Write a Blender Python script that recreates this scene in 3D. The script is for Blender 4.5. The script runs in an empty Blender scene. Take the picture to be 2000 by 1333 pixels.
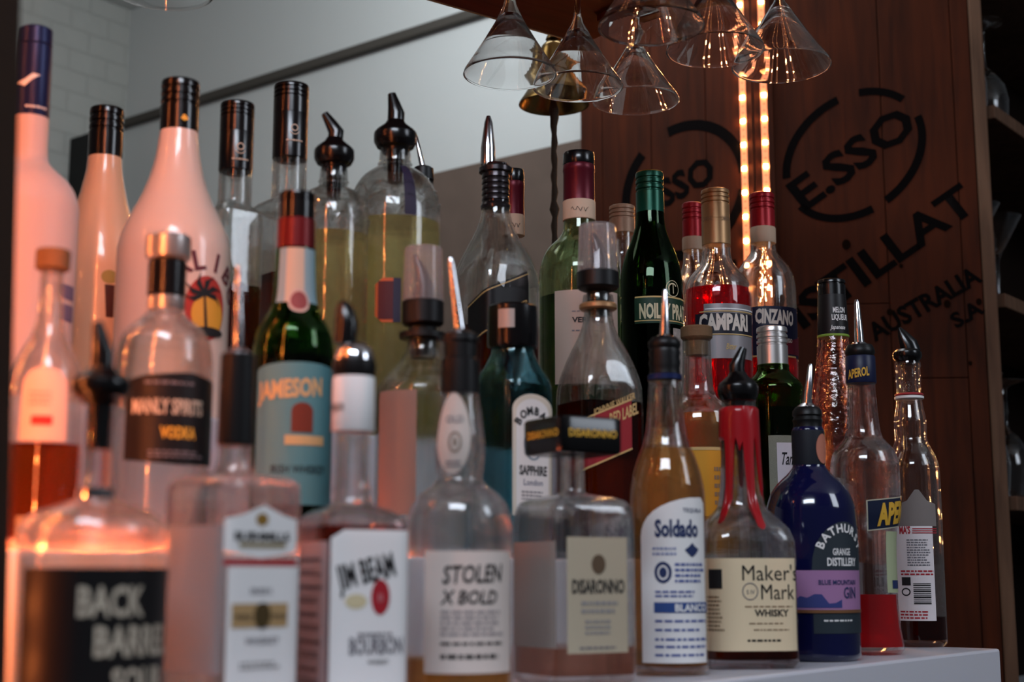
import bpy, bmesh, math, random
from math import sin, cos, atan, atan2, pi, radians, sqrt
from mathutils import Vector, Matrix
random.seed(7)
sc = bpy.context.scene
COL = sc.collection

# ---------------------------------------------------------------- camera
F = 2778.0
TH = atan(459 / F)
HC = 0.085                       # lens height above the lower shelf surface
cd = bpy.data.cameras.new('camera')
cam = bpy.data.objects.new('camera', cd); COL.objects.link(cam)
cam.location = (0, 0, HC)
cam.rotation_euler = (pi / 2 + TH, 0, 0)
cd.sensor_width = 36; cd.lens = 36 * F / 2000
cd.clip_start = 0.02; cd.clip_end = 50
cd.dof.use_dof = True; cd.dof.focus_distance = 1.72; cd.dof.aperture_fstop = 5.0
sc.camera = cam

# ---------------------------------------------------------------- world, lights, exposure
w = bpy.data.worlds.new('world'); sc.world = w; w.use_nodes = True
w.node_tree.nodes['Background'].inputs[0].default_value = (0.62, 0.68, 0.78, 1)
w.node_tree.nodes['Background'].inputs[1].default_value = 0.065

def area(name, loc, target, sx, sy, power, color, spread=None):
    l = bpy.data.lights.new(name, 'AREA'); l.shape = 'RECTANGLE'; l.size = sx; l.size_y = sy
    l.energy = power; l.color = color
    if spread: l.spread = radians(spread)
    o = bpy.data.objects.new(name, l); COL.objects.link(o); o.location = loc
    d = Vector(target) - Vector(loc)
    o.rotation_euler = d.to_track_quat('-Z', 'Y').to_euler()
    return o
area('window_daylight_front', (-0.12, 0.0, 1.2), (0.12, 1.35, 0.1), 0.85, 0.24, 16.5, (0.78, 0.87, 1.0))
area('wall_fill_light', (0.0, 2.22, 1.62), (0.1, 3.05, 1.15), 0.8, 0.22, 13, (0.84, 0.93, 1.0))  # added area light overhead, out of view, brightens the back wall
area('right_fill_light', (2.1, 0.5, 1.3), (0.95, 2.4, 0.7), 0.7, 0.9, 16, (0.80, 0.88, 1.0))  # fill light added at the right front to brighten the glass shelving
area('left_wall_fill', (-1.0, 1.9, 1.66), (-0.95, 2.6, 0.4), 0.8, 0.6, 4, (0.95, 0.95, 0.92))  # added light under the ceiling, lifts the walls on the left

sc.view_settings.view_transform = 'Standard'
sc.view_settings.look = 'None'
sc.view_settings.gamma = 1
sc.view_settings.exposure = 0.0
sc.view_settings.use_curve_mapping = False
cy = sc.cycles
cy.max_bounces = 14; cy.transmission_bounces = 14; cy.transparent_max_bounces = 24
cy.diffuse_bounces = 3; cy.glossy_bounces = 5
cy.sample_clamp_indirect = 4.0; cy.sample_clamp_direct = 0
cy.use_denoising = True
cy.caustics_reflective = False; cy.caustics_refractive = True
cy.blur_glossy = 0.5

# ---------------------------------------------------------------- picture <-> place
def ray(px, py):
    u = (px - 1000) / F; v = (666.5 - py) / F
    return Vector((u, cos(TH) - v * sin(TH), v * cos(TH) + sin(TH)))
def P(px, py, Y):
    r = ray(px, py); r = r * (Y / r.y)
    return Vector((r.x, r.y, r.z + HC))
def P_z(px, py, z):
    r = ray(px, py); r = r * ((z - HC) / r.z)
    return Vector((r.x, r.y, r.z + HC))
def mpp(Y, z):
    return (Y * cos(TH) + (z - HC) * sin(TH)) / F
A = Vector((0.62, 0.785)).normalized()          # along the shelves (to the right, away)
Bv = Vector((-A.y, A.x))                          # across the shelves (to the back)
S0 = Vector((0.2528, 1.308))                      # a point of the lower shelf's front edge
def rowY(cx, cy_, off):
    r = ray(cx, cy_); k = r.x / r.y
    o = S0 + Bv * off
    t = (k * o.y - o.x) / (A.x - k * A.y)
    return o.y + t * A.y
def plan(t, off):
    p = S0 + A * t + Bv * off
    return p.x, p.y

# ---------------------------------------------------------------- materials
def lin(c):
    if isinstance(c, str):
        c = tuple(int(c[i:i + 2], 16) for i in (0, 2, 4))
    return tuple(((x / 255) / 12.92 if x / 255 <= .04045 else ((x / 255 + .055) / 1.055) ** 2.4) for x in c) + (1,)
MATS = {}
def mat(name, c, rough=0.5, metal=0, spec=0.28, bump=0, bscale=60, coat=0, sss=0, var=0):
    if name in MATS: return MATS[name]
    m = bpy.data.materials.new(name); m.use_nodes = True
    nt = m.node_tree; b = nt.nodes['Principled BSDF']
    b.inputs['Base Color'].default_value = lin(c)
    b.inputs['Roughness'].default_value = rough
    b.inputs['Metallic'].default_value = metal
    b.inputs['Specular IOR Level'].default_value = spec
    b.inputs['Coat Weight'].default_value = coat
    if sss:
        b.inputs['Subsurface Weight'].default_value = sss
        b.inputs['Subsurface Radius'].default_value = (.02, .015, .01)
    if bump or var:
        tc = nt.nodes.new('ShaderNodeTexCoord'); n = nt.nodes.new('ShaderNodeTexNoise')
        n.inputs['Scale'].default_value = bscale; n.inputs['Detail'].default_value = 6
        nt.links.new(tc.outputs['Object'], n.inputs['Vector'])
        if bump:
            bp = nt.nodes.new('ShaderNodeBump'); bp.inputs['Strength'].default_value = bump; bp.inputs['Distance'].default_value = .002
            nt.links.new(n.outputs['Fac'], bp.inputs['Height']); nt.links.new(bp.outputs['Normal'], b.inputs['Normal'])
        if var:
            mx = nt.nodes.new('ShaderNodeMix'); mx.data_type = 'RGBA'; mx.blend_type = 'MULTIPLY'; mx.inputs[0].default_value = 1
            rmp = nt.nodes.new('ShaderNodeMapRange'); rmp.inputs['To Min'].default_value = 1 - var; rmp.inputs['To Max'].default_value = 1 + var * .3
            nt.links.new(n.outputs['Fac'], rmp.inputs['Value'])
            mx.inputs[6].default_value = lin(c)
            nt.links.new(rmp.outputs[0], mx.inputs[7]); nt.links.new(mx.outputs[2], b.inputs['Base Color'])
    MATS[name] = m; return m

def glass(name, c=(1, 1, 1), rough=0.0, through=0.35, ior=1.48, bump=0, bscale=30, cloud=0):
    """clear or tinted glass / liquid; c is a LINEAR transmission tint per crossing"""
    if name in MATS: return MATS[name]
    m = bpy.data.materials.new(name); m.use_nodes = True
    nt = m.node_tree; nt.nodes.clear()
    N_ = nt.nodes.new; L_ = nt.links.new
    out = N_('ShaderNodeOutputMaterial'); g = N_('ShaderNodeBsdfGlass'); gl = N_('ShaderNodeBsdfGlossy'); fr = N_('ShaderNodeLayerWeight')
    tr = N_('ShaderNodeBsdfTransparent'); thin = N_('ShaderNodeMixShader'); mx = N_('ShaderNodeMixShader')
    g.inputs['Color'].default_value = (*c, 1); g.inputs['Roughness'].default_value = rough; g.inputs['IOR'].default_value = ior
    gl.inputs['Roughness'].default_value = rough; gl.inputs['Color'].default_value = (1, 1, 1, 1); tr.inputs['Color'].default_value = (*c, 1)
    pw = N_('ShaderNodeMath'); pw.operation = 'POWER'; pw.inputs[1].default_value = 5; L_(fr.outputs['Facing'], pw.inputs[0]); fr.inputs['Blend'].default_value = .5
    ma = N_('ShaderNodeMath'); ma.operation = 'MULTIPLY_ADD'; ma.inputs[1].default_value = .9; ma.inputs[2].default_value = ((ior - 1) / (ior + 1)) ** 2; L_(pw.outputs[0], ma.inputs[0])
    L_(ma.outputs[0], thin.inputs[0]); L_(tr.outputs[0], thin.inputs[1]); L_(gl.outputs[0], thin.inputs[2])
    mx.inputs[0].default_value = through; L_(g.outputs[0], mx.inputs[1]); L_(thin.outputs[0], mx.inputs[2]); src = mx
    if cloud:
        df = N_('ShaderNodeBsdfDiffuse'); tl = N_('ShaderNodeBsdfTranslucent'); md = N_('ShaderNodeMixShader'); src = N_('ShaderNodeMixShader')
        for k_ in (df, tl): k_.inputs['Color'].default_value = (*c, 1)
        L_(df.outputs[0], md.inputs[1]); L_(tl.outputs[0], md.inputs[2]); src.inputs[0].default_value = cloud
        L_(mx.outputs[0], src.inputs[1]); L_(md.outputs[0], src.inputs[2])
    L_(src.outputs[0], out.inputs['Surface'])
    if bump:
        tc = nt.nodes.new('ShaderNodeTexCoord'); n = nt.nodes.new('ShaderNodeTexNoise'); n.inputs['Scale'].default_value = bscale
        bp = nt.nodes.new('ShaderNodeBump'); bp.inputs['Strength'].default_value = bump; bp.inputs['Distance'].default_value = .004
        nt.links.new(tc.outputs['Object'], n.inputs['Vector']); nt.links.new(n.outputs['Fac'], bp.inputs['Height']); [nt.links.new(bp.outputs[0], k_.inputs['Normal']) for k_ in (g, gl, fr) if 'Normal' in k_.inputs]
    MATS[name] = m; return m

def emit(name, c, s):
    if name in MATS: return MATS[name]
    m = bpy.data.materials.new(name); m.use_nodes = True
    b = m.node_tree.nodes['Principled BSDF']
    b.inputs['Base Color'].default_value = (.30, .09, .03, 1)
    b.inputs['Emission Color'].default_value = (*c, 1); b.inputs['Emission Strength'].default_value = s
    MATS[name] = m; return m

CLEAR = glass('clear_glass', (.985, .99, .985), bump=.12, through=.55)
CLEAR2 = glass('thin_clear_glass', (.995, .995, .995), through=.1)
CHROME = mat('chrome', 'd8d8dc', .12, 1)
BLACK = mat('black_plastic', '0a090a', .22, spec=.45)
RUBBER = mat('black_rubber', '0b0a0b', .42)
BCAP = mat('black_cap', '0a0707', .2, spec=.5)
SILVER = mat('silver_cap', 'c9c5c2', .3, .85)
INK = mat('ink', '1c1a1c', .6)
PAPER = mat('white_paper', 'e6e2e0', .6)
CREAM = mat('cream_paper', 'e3cdaa', .6)
NAVY = mat('navy_ink', '26335c', .5)
REDINK = mat('red_ink', 'a3222c', .5)
GOLD = mat('gold_foil', 'b98d45', .35, .7)
CORK = mat('cork', '6b5138', .8, bump=.4, bscale=200)

# ---------------------------------------------------------------- mesh helpers
def link(name, bm, m, parent=None, loc=None, smooth=40):
    me = bpy.data.meshes.new(name)
    bmesh.ops.recalc_face_normals(bm, faces=bm.faces) if getattr(bm, '_recalc', False) else None
    bm.to_mesh(me); bm.free()
    if smooth:
        for p in me.polygons: p.use_smooth = True
        me.set_sharp_from_angle(angle=radians(smooth))
    me.materials.append(m)
    o = bpy.data.objects.new(name, me); COL.objects.link(o)
    if parent: o.parent = parent
    if loc is not None: o.location = loc
    return o
def empty(name, loc, rz=0):
    o = bpy.data.objects.new(name, None); COL.objects.link(o); o.location = loc; o.rotation_euler = (0, 0, rz)
    o.empty_display_size = .02
    return o
def tag(o, label=None, cat=None, group=None, kind=None):
    if label: o['label'] = label
    if cat: o['category'] = cat
    if group: o['group'] = group
    if kind: o['kind'] = kind
    return o
def rings(bm, rr, flip=False, cap0=True, cap1=True):
    """rr: list of rings (lists of Vector, counter-clockwise seen from above, from top to bottom)"""
    vs = [[bm.verts.new(p) for p in r] for r in rr]
    n = len(vs[0])
    for a, b in zip(vs, vs[1:]):
        for i in range(n):
            j = (i + 1) % n
            f = (a[i], b[i], b[j], a[j])
            bm.faces.new(f if not flip else f[::-1])
    if cap0: bm.faces.new(vs[0] if not flip else vs[0][::-1])
    if cap1: bm.faces.new(vs[-1][::-1] if not flip else vs[-1])
def circ(r, z, N=48, c=(0, 0)):
    return [Vector((c[0] + r * cos(2 * pi * i / N), c[1] + r * sin(2 * pi * i / N), z)) for i in range(N)]
def lathe_bm(prof, N=48):
    bm = bmesh.new(); rings(bm, [circ(max(r, 1e-4), z, N) for r, z in sorted(prof, key=lambda q: 0)], False)
    return bm
def box_bm(x0, x1, y0, y1, z0, z1, bev=0, bm=None):
    own = bmesh.new()
    bmesh.ops.create_cube(own, size=1)
    bmesh.ops.scale(own, vec=(x1 - x0, y1 - y0, z1 - z0), verts=own.verts)
    bmesh.ops.translate(own, vec=((x0 + x1) / 2, (y0 + y1) / 2, (z0 + z1) / 2), verts=own.verts)
    if bev: bmesh.ops.bevel(own, geom=list(own.edges), offset=bev, segments=2, affect='EDGES', profile=.5)
    if bm is None: return own
    me = bpy.data.meshes.new('t'); own.to_mesh(me); own.free(); bm.from_mesh(me); bpy.data.meshes.remove(me)
    return bm
def tube_bm(pts, rad, N=14, flat=1.0, bm=None):
    bm = bm or bmesh.new(); rr = []
    pts = [Vector(p) for p in pts]
    for i, p in enumerate(pts):
        d = (pts[min(i + 1, len(pts) - 1)] - pts[max(i - 1, 0)]).normalized()
        u = d.cross(Vector((0, 1, 0.01))).normalized(); v = d.cross(u).normalized()
        rr.append([p + u * rad[i] * cos(2 * pi * k / N) + v * rad[i] * flat * sin(2 * pi * k / N) for k in range(N)])
    rings(bm, rr); bmesh.ops.recalc_face_normals(bm, faces=bm.faces)
    return bm

def pchip(pts, x):
    n = len(pts); xs = [p[0] for p in pts]; ys = [p[1] for p in pts]
    if x <= xs[0]: return ys[0]
    if x >= xs[-1]: return ys[-1]
    h = [xs[i + 1] - xs[i] for i in range(n - 1)]; d = [(ys[i + 1] - ys[i]) / h[i] for i in range(n - 1)]
    m = [0.0] * n; m[0] = d[0]; m[-1] = d[-1]
    for i in range(1, n - 1):
        if d[i - 1] * d[i] > 0:
            w1 = 2 * h[i] + h[i - 1]; w2 = h[i] + 2 * h[i - 1]
            m[i] = (w1 + w2) / (w1 / d[i - 1] + w2 / d[i])
    i = max(k for k in range(n - 1) if xs[k] <= x)
    t = (x - xs[i]) / h[i]
    return ys[i] * (2 * t ** 3 - 3 * t * t + 1) + h[i] * m[i] * (t ** 3 - 2 * t * t + t) + ys[i + 1] * (-2 * t ** 3 + 3 * t * t) + h[i] * m[i + 1] * (t ** 3 - t * t)

# ---- flat shapes in metres, later laid on a surface
def text2(body, h, width=None, bold=0.0, shear=0, spacing=1.0):
    cu = bpy.data.curves.new('t', 'FONT'); cu.body = body; cu.size = 1; cu.resolution_u = 2
    cu.offset = bold; cu.shear = shear; cu.space_character = spacing; cu.fill_mode = 'FRONT'
    o = bpy.data.objects.new('t', cu); COL.objects.link(o)
    dg = bpy.context.evaluated_depsgraph_get(); me = bpy.data.meshes.new_from_object(o.evaluated_get(dg))
    bpy.data.objects.remove(o); bpy.data.curves.remove(cu)
    bm = bmesh.new(); bm.from_mesh(me); bpy.data.meshes.remove(me)
    bmesh.ops.remove_doubles(bm, verts=bm.verts, dist=1e-5)
    if not bm.verts: return bm
    x0 = min(v.co.x for v in bm.verts); x1 = max(v.co.x for v in bm.verts)
    caph = 0.72
    sy = h / caph; sx = sy if width is None else width / (x1 - x0)
    for v in bm.verts: v.co.x = (v.co.x - x0) * sx; v.co.y *= sy; v.co.z = 0
    return bm
def poly2(pts):
    bm = bmesh.new(); bm.faces.new([bm.verts.new((x, y, 0)) for x, y in pts]); return bm
def rect2(w_, h_, x=0, y=0): return poly2([(x, y), (x + w_, y), (x + w_, y + h_), (x, y + h_)])
def ell2(rx, ry, x=0, y=0, n=28): return poly2([(x + rx * cos(2 * pi * i / n), y + ry * sin(2 * pi * i / n)) for i in range(n)])
def arch2(w_, h_, rise, n=14):      # flat foot, arched head
    p = [(0, 0), (w_, 0)]
    p += [(w_ / 2 + w_ / 2 * cos(pi * i / n), h_ - rise + rise * sin(pi * i / n)) for i in range(n + 1)]
    return poly2(p)
def arc2(rx, ry, a0, a1, th, n=24, x=0, y=0):
    bm = bmesh.new(); pr = None
    for i in range(n + 1):
        a = radians(a0 + (a1 - a0) * i / n)
        q = [bm.verts.new((x + (rx + s * th / 2) * cos(a), y + (ry + s * th / 2) * sin(a), 0)) for s in (-1, 1)]
        if pr: bm.faces.new((pr[0], pr[1], q[1], q[0]))
        pr = q
    return bm
def join2(*bms):
    out = bmesh.new()
    for b in bms:
        me = bpy.data.meshes.new('t'); b.to_mesh(me); b.free(); out.from_mesh(me); bpy.data.meshes.remove(me)
    return out
def move2(bm, x=0, y=0, rot=0, sk=0):
    c, s = cos(radians(rot)), sin(radians(rot))
    for v in bm.verts:
        a, b = v.co.x, v.co.y
        v.co.x = a * c - b * s + x; v.co.y = a * s + b * c + y + sk * a
    return bm
def lines2(w_, h_, rows, fill=.5, gap=.12, seed=1):       # small print: rows of word-like dashes
    rnd = random.Random(seed); b = []
    rh = h_ / rows
    for i in range(rows):
        x = 0; lim = w_ * rnd.uniform(.75, 1)
        while x < lim:
            l = min(rnd.uniform(.05, .16) * w_, lim - x)
            b.append(rect2(l, rh * fill, x, h_ - (i + 1) * rh)); x += l + w_ * .03
    return join2(*b)
def arctext2(body, h, R, a_mid=90, pitch=None, bold=0.02):    # letters along an arc, centre at origin
    out = []; n = len(body); pitch = pitch or h * .95 / R * 180 / pi
    for i, ch in enumerate(body):
        if ch == ' ': continue
        a = a_mid - (i - (n - 1) / 2) * pitch
        t = text2(ch, h, bold=bold); 
        wd = max(v.co.x for v in t.verts)
        move2(t, -wd / 2, 0); move2(t, R * cos(radians(a)), R * sin(radians(a)), a - 90); out.append(t)
    return join2(*out)

# ---------------------------------------------------------------- a bottle (or any upright turned thing)
class Bottle:
    def __init__(s, name, label, cx, cy_, off, z0, cat='bottle', rot=0, group=None, Y=None, asp=1.0):
        s.Y = Y if Y else rowY(cx, cy_, off)
        p = P(cx, cy_, s.Y); s.X = p.x; s.z0 = z0; s.rot = radians(rot); s.asp = asp
        s.root = empty(name, (s.X, s.Y, z0)); tag(s.root, label, cat, group)
        s.pv = atan2(-s.Y, -s.X); s.prof = None; s.refcx = cx; s.refcy = cy_
    def z(s, y): return P(1000, y, s.Y).z - s.z0            # local height of picture row y
    def r(s, hw, y): return hw * mpp(s.Y, s.z(y) + s.z0)
    def axis(s, y):                                           # picture column of the axis at row y
        q = ray(1000, y); return 1000 + F * (s.X / s.Y) * q.y
    def pt(s, x, y, dy=0): 
        q = P(x, y, s.Y + dy); return (q.x - s.X, q.y - s.Y, q.z - s.z0)
    def unit(s, n, N):
        out = []; c0 = s.pv + s.rot
        for i in range(N):
            a = 2 * pi * i / N
            if n > 4:                                         # bring samples to the corners
                a = a - 0.16 * sin(4 * a) * -1 if False else a
            ra = (abs(cos(a)) ** n + abs(sin(a)) ** n) ** (-1 / n)
            x, y = ra * cos(a), ra * sin(a)
            if n > 2.3: y *= s.asp
            out.append((x * cos(c0) - y * sin(c0), x * sin(c0) + y * cos(c0)))
        rx, ry = -sin(s.pv), cos(s.pv)                        # lateral axis, to the right
        mx = max(abs(x * rx + y * ry) for x, y in out)
        return [(x / mx, y / mx) for x, y in out]
    def ring(s, r, z, n=2, N=64):
        return [Vector((x * r, y * r, z)) for x, y in s.unit(n, N)]
    def shape(s, prof, base=None):
        """prof: (picture row, half width[, squareness]) from the lip down; carried on to the shelf"""
        q = [(s.z(p[0]), s.r(p[1], p[0]), p[2] if len(p) > 2 else 2) for p in prof]
        zl, rl, nl = q[-1]
        q = [p for p in q if p[0] > .012]
        if q[-1][0] > .03: q.append((.022, base or q[-1][1], nl))
        q.append((.006, (base or q[-1][1]), nl)); q.append((0.0005, (base or q[-1][1]) - .004, nl))
        s.q = sorted(q)
        s.ztop = s.q[-1][0]
    def rz(s, z): return pchip([(a, b) for a, b, c in s.q], z)
    def nz(s, z): return pchip([(a, c) for a, b, c in s.q], z)
    def zs(s, lo, hi, step=.004):
        zz = set([lo, hi] + [a for a, b, c in s.q if lo < a < hi]); k = lo
        while k < hi: zz.add(round(k, 5)); k += step
        zz = sorted(zz); out = [zz[0]]
        for a in zz[1:]:
            if a - out[-1] > 2e-4: out.append(a)
        return out
    def body(s, m, wall=.0022, floor=.009, hollow=True, name='glass_body'):
        bm = bmesh.new(); N = 64
        zz = s.zs(s.q[0][0], s.ztop)[::-1]
        rings(bm, [s.ring(s.rz(z), z, s.nz(z), N) for z in zz])
        if hollow:
            zz = s.zs(floor, s.ztop - .001)[::-1]
            rings(bm, [s.ring(max(s.rz(z) - wall, .002), z, s.nz(z), N) for z in zz], flip=True)
        s.bodyo = link(name, bm, m, s.root); s.wall = wall; s.floor = floor
        return s.bodyo
    def liquid(s, y, m, name='liquid'):
        bm = bmesh.new(); top = s.z(y) if y > 50 else y
        zz = s.zs(s.floor - .0003, top)[::-1]
        rings(bm, [s.ring(max(s.rz(z) - s.wall + .0002, .002), z, s.nz(z), 64) for z in zz])
        return link(name, bm, m, s.root)
    def lathe(s, prof, m, name='cap', parent=None, smooth=35, N=40, cut=False):
        """turned piece on the bottle's axis; prof: (picture row, half width)"""
        bm = bmesh.new()
        rings(bm, [circ(s.r(h, y), s.z(y), N) for y, h in prof])
        return link(name, bm, m, parent or s.root, smooth=smooth)
    def square(s, prof, m, name='cap', n=10, parent=None, rot=None):
        bm = bmesh.new(); sv = s.rot
        if rot is not None: s.rot = radians(rot)
        rings(bm, [s.ring(s.r(h, y), s.z(y), n, 64) for y, h in prof]); s.rot = sv
        return link(name, bm, m, parent or s.root)
    def screwcap(s, y0, y1, hw, m, ribs=3, name='cap', lip=None):
        h = y1 - y0; p = [(y0, hw * .88), (y0 + h * .02, hw * .97), (y0 + h * .06, hw)]
        for i in range(ribs):
            yy = y0 + h * (.14 + .14 * i)
            p += [(yy, hw), (yy + h * .02, hw * .91), (yy + h * .05, hw * .91), (yy + h * .07, hw)]
        p += [(y1 - 1, hw), (y1, hw * .96)]
        return s.lathe(p, m, name)
    # --- laying flat shapes on the surface
    def tab(s, z):
        key = round(s.nz(z), 2)
        pts = s.unit(s.nz(z), 360)
        rx, ry = -sin(s.pv), cos(s.pv)
        k0 = max(range(360), key=lambda i: -(pts[i][0] * rx + pts[i][1] * ry))   # leftmost
        pts = pts[k0:] + pts[:k0] + [pts[k0]]
        L = [0]
        for a, b in zip(pts, pts[1:]): L.append(L[-1] + sqrt((a[0] - b[0]) ** 2 + (a[1] - b[1]) ** 2))
        return pts, L
    def s_at(s, x, y):
        z = s.z(y); r = s.rz(z); pts, L = s.tab(z); rx, ry = -sin(s.pv), cos(s.pv)
        d = (x - s.axis(y)) * mpp(s.Y, z + s.z0) / r; d = max(-.995, min(.995, d))
        for i in range(len(pts) - 1):
            if pts[i + 1][0] * rx + pts[i + 1][1] * ry >= d:
                a = pts[i][0] * rx + pts[i][1] * ry; b = pts[i + 1][0] * rx + pts[i + 1][1] * ry
                t = (d - a) / (b - a) if b > a else 0
                return (L[i] + t * (L[i + 1] - L[i])) * r
    def wrap(s, bm, x, y, m, name, parent=None, eps=.0004, follow=True, ymid=None):
        """x, y: picture position of the flat shape's origin"""
        z = s.z(y); zr = s.z(ymid) if ymid else z; r = s.rz(zr); pts, L = s.tab(zr); s0 = s.s_at(x, ymid or y)
        xs = [v.co.x for v in bm.verts]
        if not xs: return None
        k = min(xs)
        while True:
            k += .003
            if k > max(xs): break
            bmesh.ops.bisect_plane(bm, geom=bm.verts[:] + bm.edges[:] + bm.faces[:], plane_co=(k, 0, 0), plane_no=(1, 0, 0))
        if max(v.co.y for v in bm.verts) - min(v.co.y for v in bm.verts) > .008:
            k = min(v.co.y for v in bm.verts); top = max(v.co.y for v in bm.verts)
            while True:
                k += .004
                if k > top: break
                bmesh.ops.bisect_plane(bm, geom=bm.verts[:] + bm.edges[:] + bm.faces[:], plane_co=(0, k, 0), plane_no=(0, 1, 0))
        T = L[-1]
        for v in bm.verts:
            u = ((s0 + v.co.x) / r) % T
            lo, hi = 0, len(L) - 1
            while hi - lo > 1:
                mid = (lo + hi) // 2
                if L[mid] <= u: lo = mid
                else: hi = mid
            t = (u - L[lo]) / max(L[hi] - L[lo], 1e-9)
            px = pts[lo][0] + t * (pts[hi][0] - pts[lo][0]); py = pts[lo][1] + t * (pts[hi][1] - pts[lo][1])
            zz = z + v.co.y; rr = s.rz(zz) if follow else r
            k2 = rr + eps / max(.6, sqrt(px * px + py * py))
            v.co = Vector((px * k2, py * k2, zz))
        bmesh.ops.recalc_face_normals(bm, faces=bm.faces)
        return link(name, bm, m, parent or s.root, smooth=60)
    def span(s, x0, x1, y): return s.s_at(x1, y) - s.s_at(x0, y)
    def hpx(s, y0, y1): return s.z(y0) - s.z(y1)
    def label(s, x0, x1, y0, y1, m, name='label', arch=0, wmm=None, eps=.0004, parent=None, shape=None):
        w_ = wmm / 1000 if wmm else s.span(x0, x1, y1); h_ = s.hpx(y0, y1)
        bm = shape(w_, h_) if shape else (arch2(w_, h_, arch * h_) if arch else rect2(w_, h_))
        return s.wrap(bm, x0, y1, m, name, parent, eps)
    def text(s, body, x0, yb, cap, m, x1=None, wmm=None, bold=.01, rot=0, sk=0, parent=None, name='lettering', eps=.0008, shear=0):
        h_ = s.hpx(yb - cap, yb)
        w_ = wmm / 1000 if wmm else (s.span(x0, x1, yb) if x1 else None)
        bm = move2(text2(body, h_, w_, bold, shear), 0, 0, rot, sk)
        return s.wrap(bm, x0, yb, m, name, parent, eps)
    def print(s, x0, x1, y0, y1, rows, m, parent=None, seed=1, wmm=None, eps=.0008):
        w_ = wmm / 1000 if wmm else s.span(x0, x1, y1)
        return s.wrap(lines2(w_, s.hpx(y0, y1), rows, seed=seed), x0, y1, m, 'small_print', parent, eps)
    # --- pourers
    def spout_pourer(s, tip, yb, hw, sleeve, ring=True, spm=None, col=None):
        """tip (x,y) of a chrome spout; yb row where it leaves the collar; sleeve: list of (row, half width) of the black stopper"""
        o = s.lathe(sleeve, col or RUBBER, 'pourer_stopper')
        ax = s.axis(yb)
        s.lathe([(yb - hw * .5, hw * .55), (yb - hw * .2, hw * .95), (yb + hw * .15, hw * 1.05), (yb + hw * .45, hw)], spm or CHROME, 'pourer_collar', o)
        a = s.pt(ax, yb); mid = s.pt(ax + (tip[0] - ax) * .35, yb + (tip[1] - yb) * .35); t = s.pt(*tip)
        rw = s.r(hw * .36, yb)
        link('spout', tube_bm([a, mid, [m_ * .1 + t_ * .9 for m_, t_ in zip(mid, t)], t], [rw * 1.15, rw, rw * .62, rw * .4]), spm or CHROME, o)
        return o
    def ball_pourer(s, tip, yt, yb, hw, stem=None, m=None):
        """black plastic pourer: bead between rows yt, yb and a bent beak ending at tip"""
        h = yb - yt; m = m or BLACK
        o = s.lathe([(yt - h * .12, hw * .40), (yt, hw * .50), (yt + h * .20, hw * .86), (yt + h * .30, hw * .98), (yt + h * .36, hw), (yt + h * .60, hw), (yt + h * .66, hw * .97), (yt + h * .80, hw * .86), (yt + h * .86, hw * .66), (yb, hw * .60)], m, 'pourer', smooth=30)
        if stem: s.lathe([(yb - 2, hw * .38), (stem, hw * .34)], m, 'pourer_stem', o)
        ax = s.axis(yt); a = s.pt(ax, yt + h * .1); t = s.pt(*tip)
        el = s.pt(ax + (ax - tip[0]) * .16, yt - (yt - tip[1]) * .36)
        R = s.r(hw * .40, yt)
        link('spout', tube_bm([a, el, [e * .55 + q * .45 for e, q in zip(el, t)], t], [R, R * .98, R * .74, R * .46], flat=.8), m, o)
        return o

# ---- flat shapes on an upright plane
class Wall:
    def __init__(s, p0, p1):                         # plan points, left to right seen from the camera
        s.p0 = Vector((*p0, 0)); s.d = (Vector((*p1, 0)) - s.p0); s.L = s.d.length; s.d.normalize()
        s.n = Vector((s.d.y, -s.d.x, 0))             # towards the camera
    def hit(s, px, py):
        r = ray(px, py); o = Vector((0, 0, HC)); t = (s.p0 - o).dot(s.n) / r.dot(s.n); q = o + r * t
        return (q - s.p0).dot(s.d), q.z
    def lay(s, bm, x, z, rot, eps=.0006):
        move2(bm, 0, 0, rot)
        for v in bm.verts: 
            q = s.p0 + s.d * (x + v.co.x) + s.n * eps; v.co = Vector((q.x, q.y, z + v.co.y))
        return bm
    def text(s, body, a, b, cap, m, name, parent, bold=.03):
        (x0, z0), (x1, z1) = s.hit(*a), s.hit(*b)
        L = sqrt((x1 - x0) ** 2 + (z1 - z0) ** 2); sc_ = L / sqrt((a[0] - b[0]) ** 2 + (a[1] - b[1]) ** 2)
        bm = text2(body, cap * sc_, L, bold)
        return link(name, s.lay(bm, x0, z0, math.degrees(atan2(z1 - z0, x1 - x0))), m, parent, smooth=0)

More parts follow.
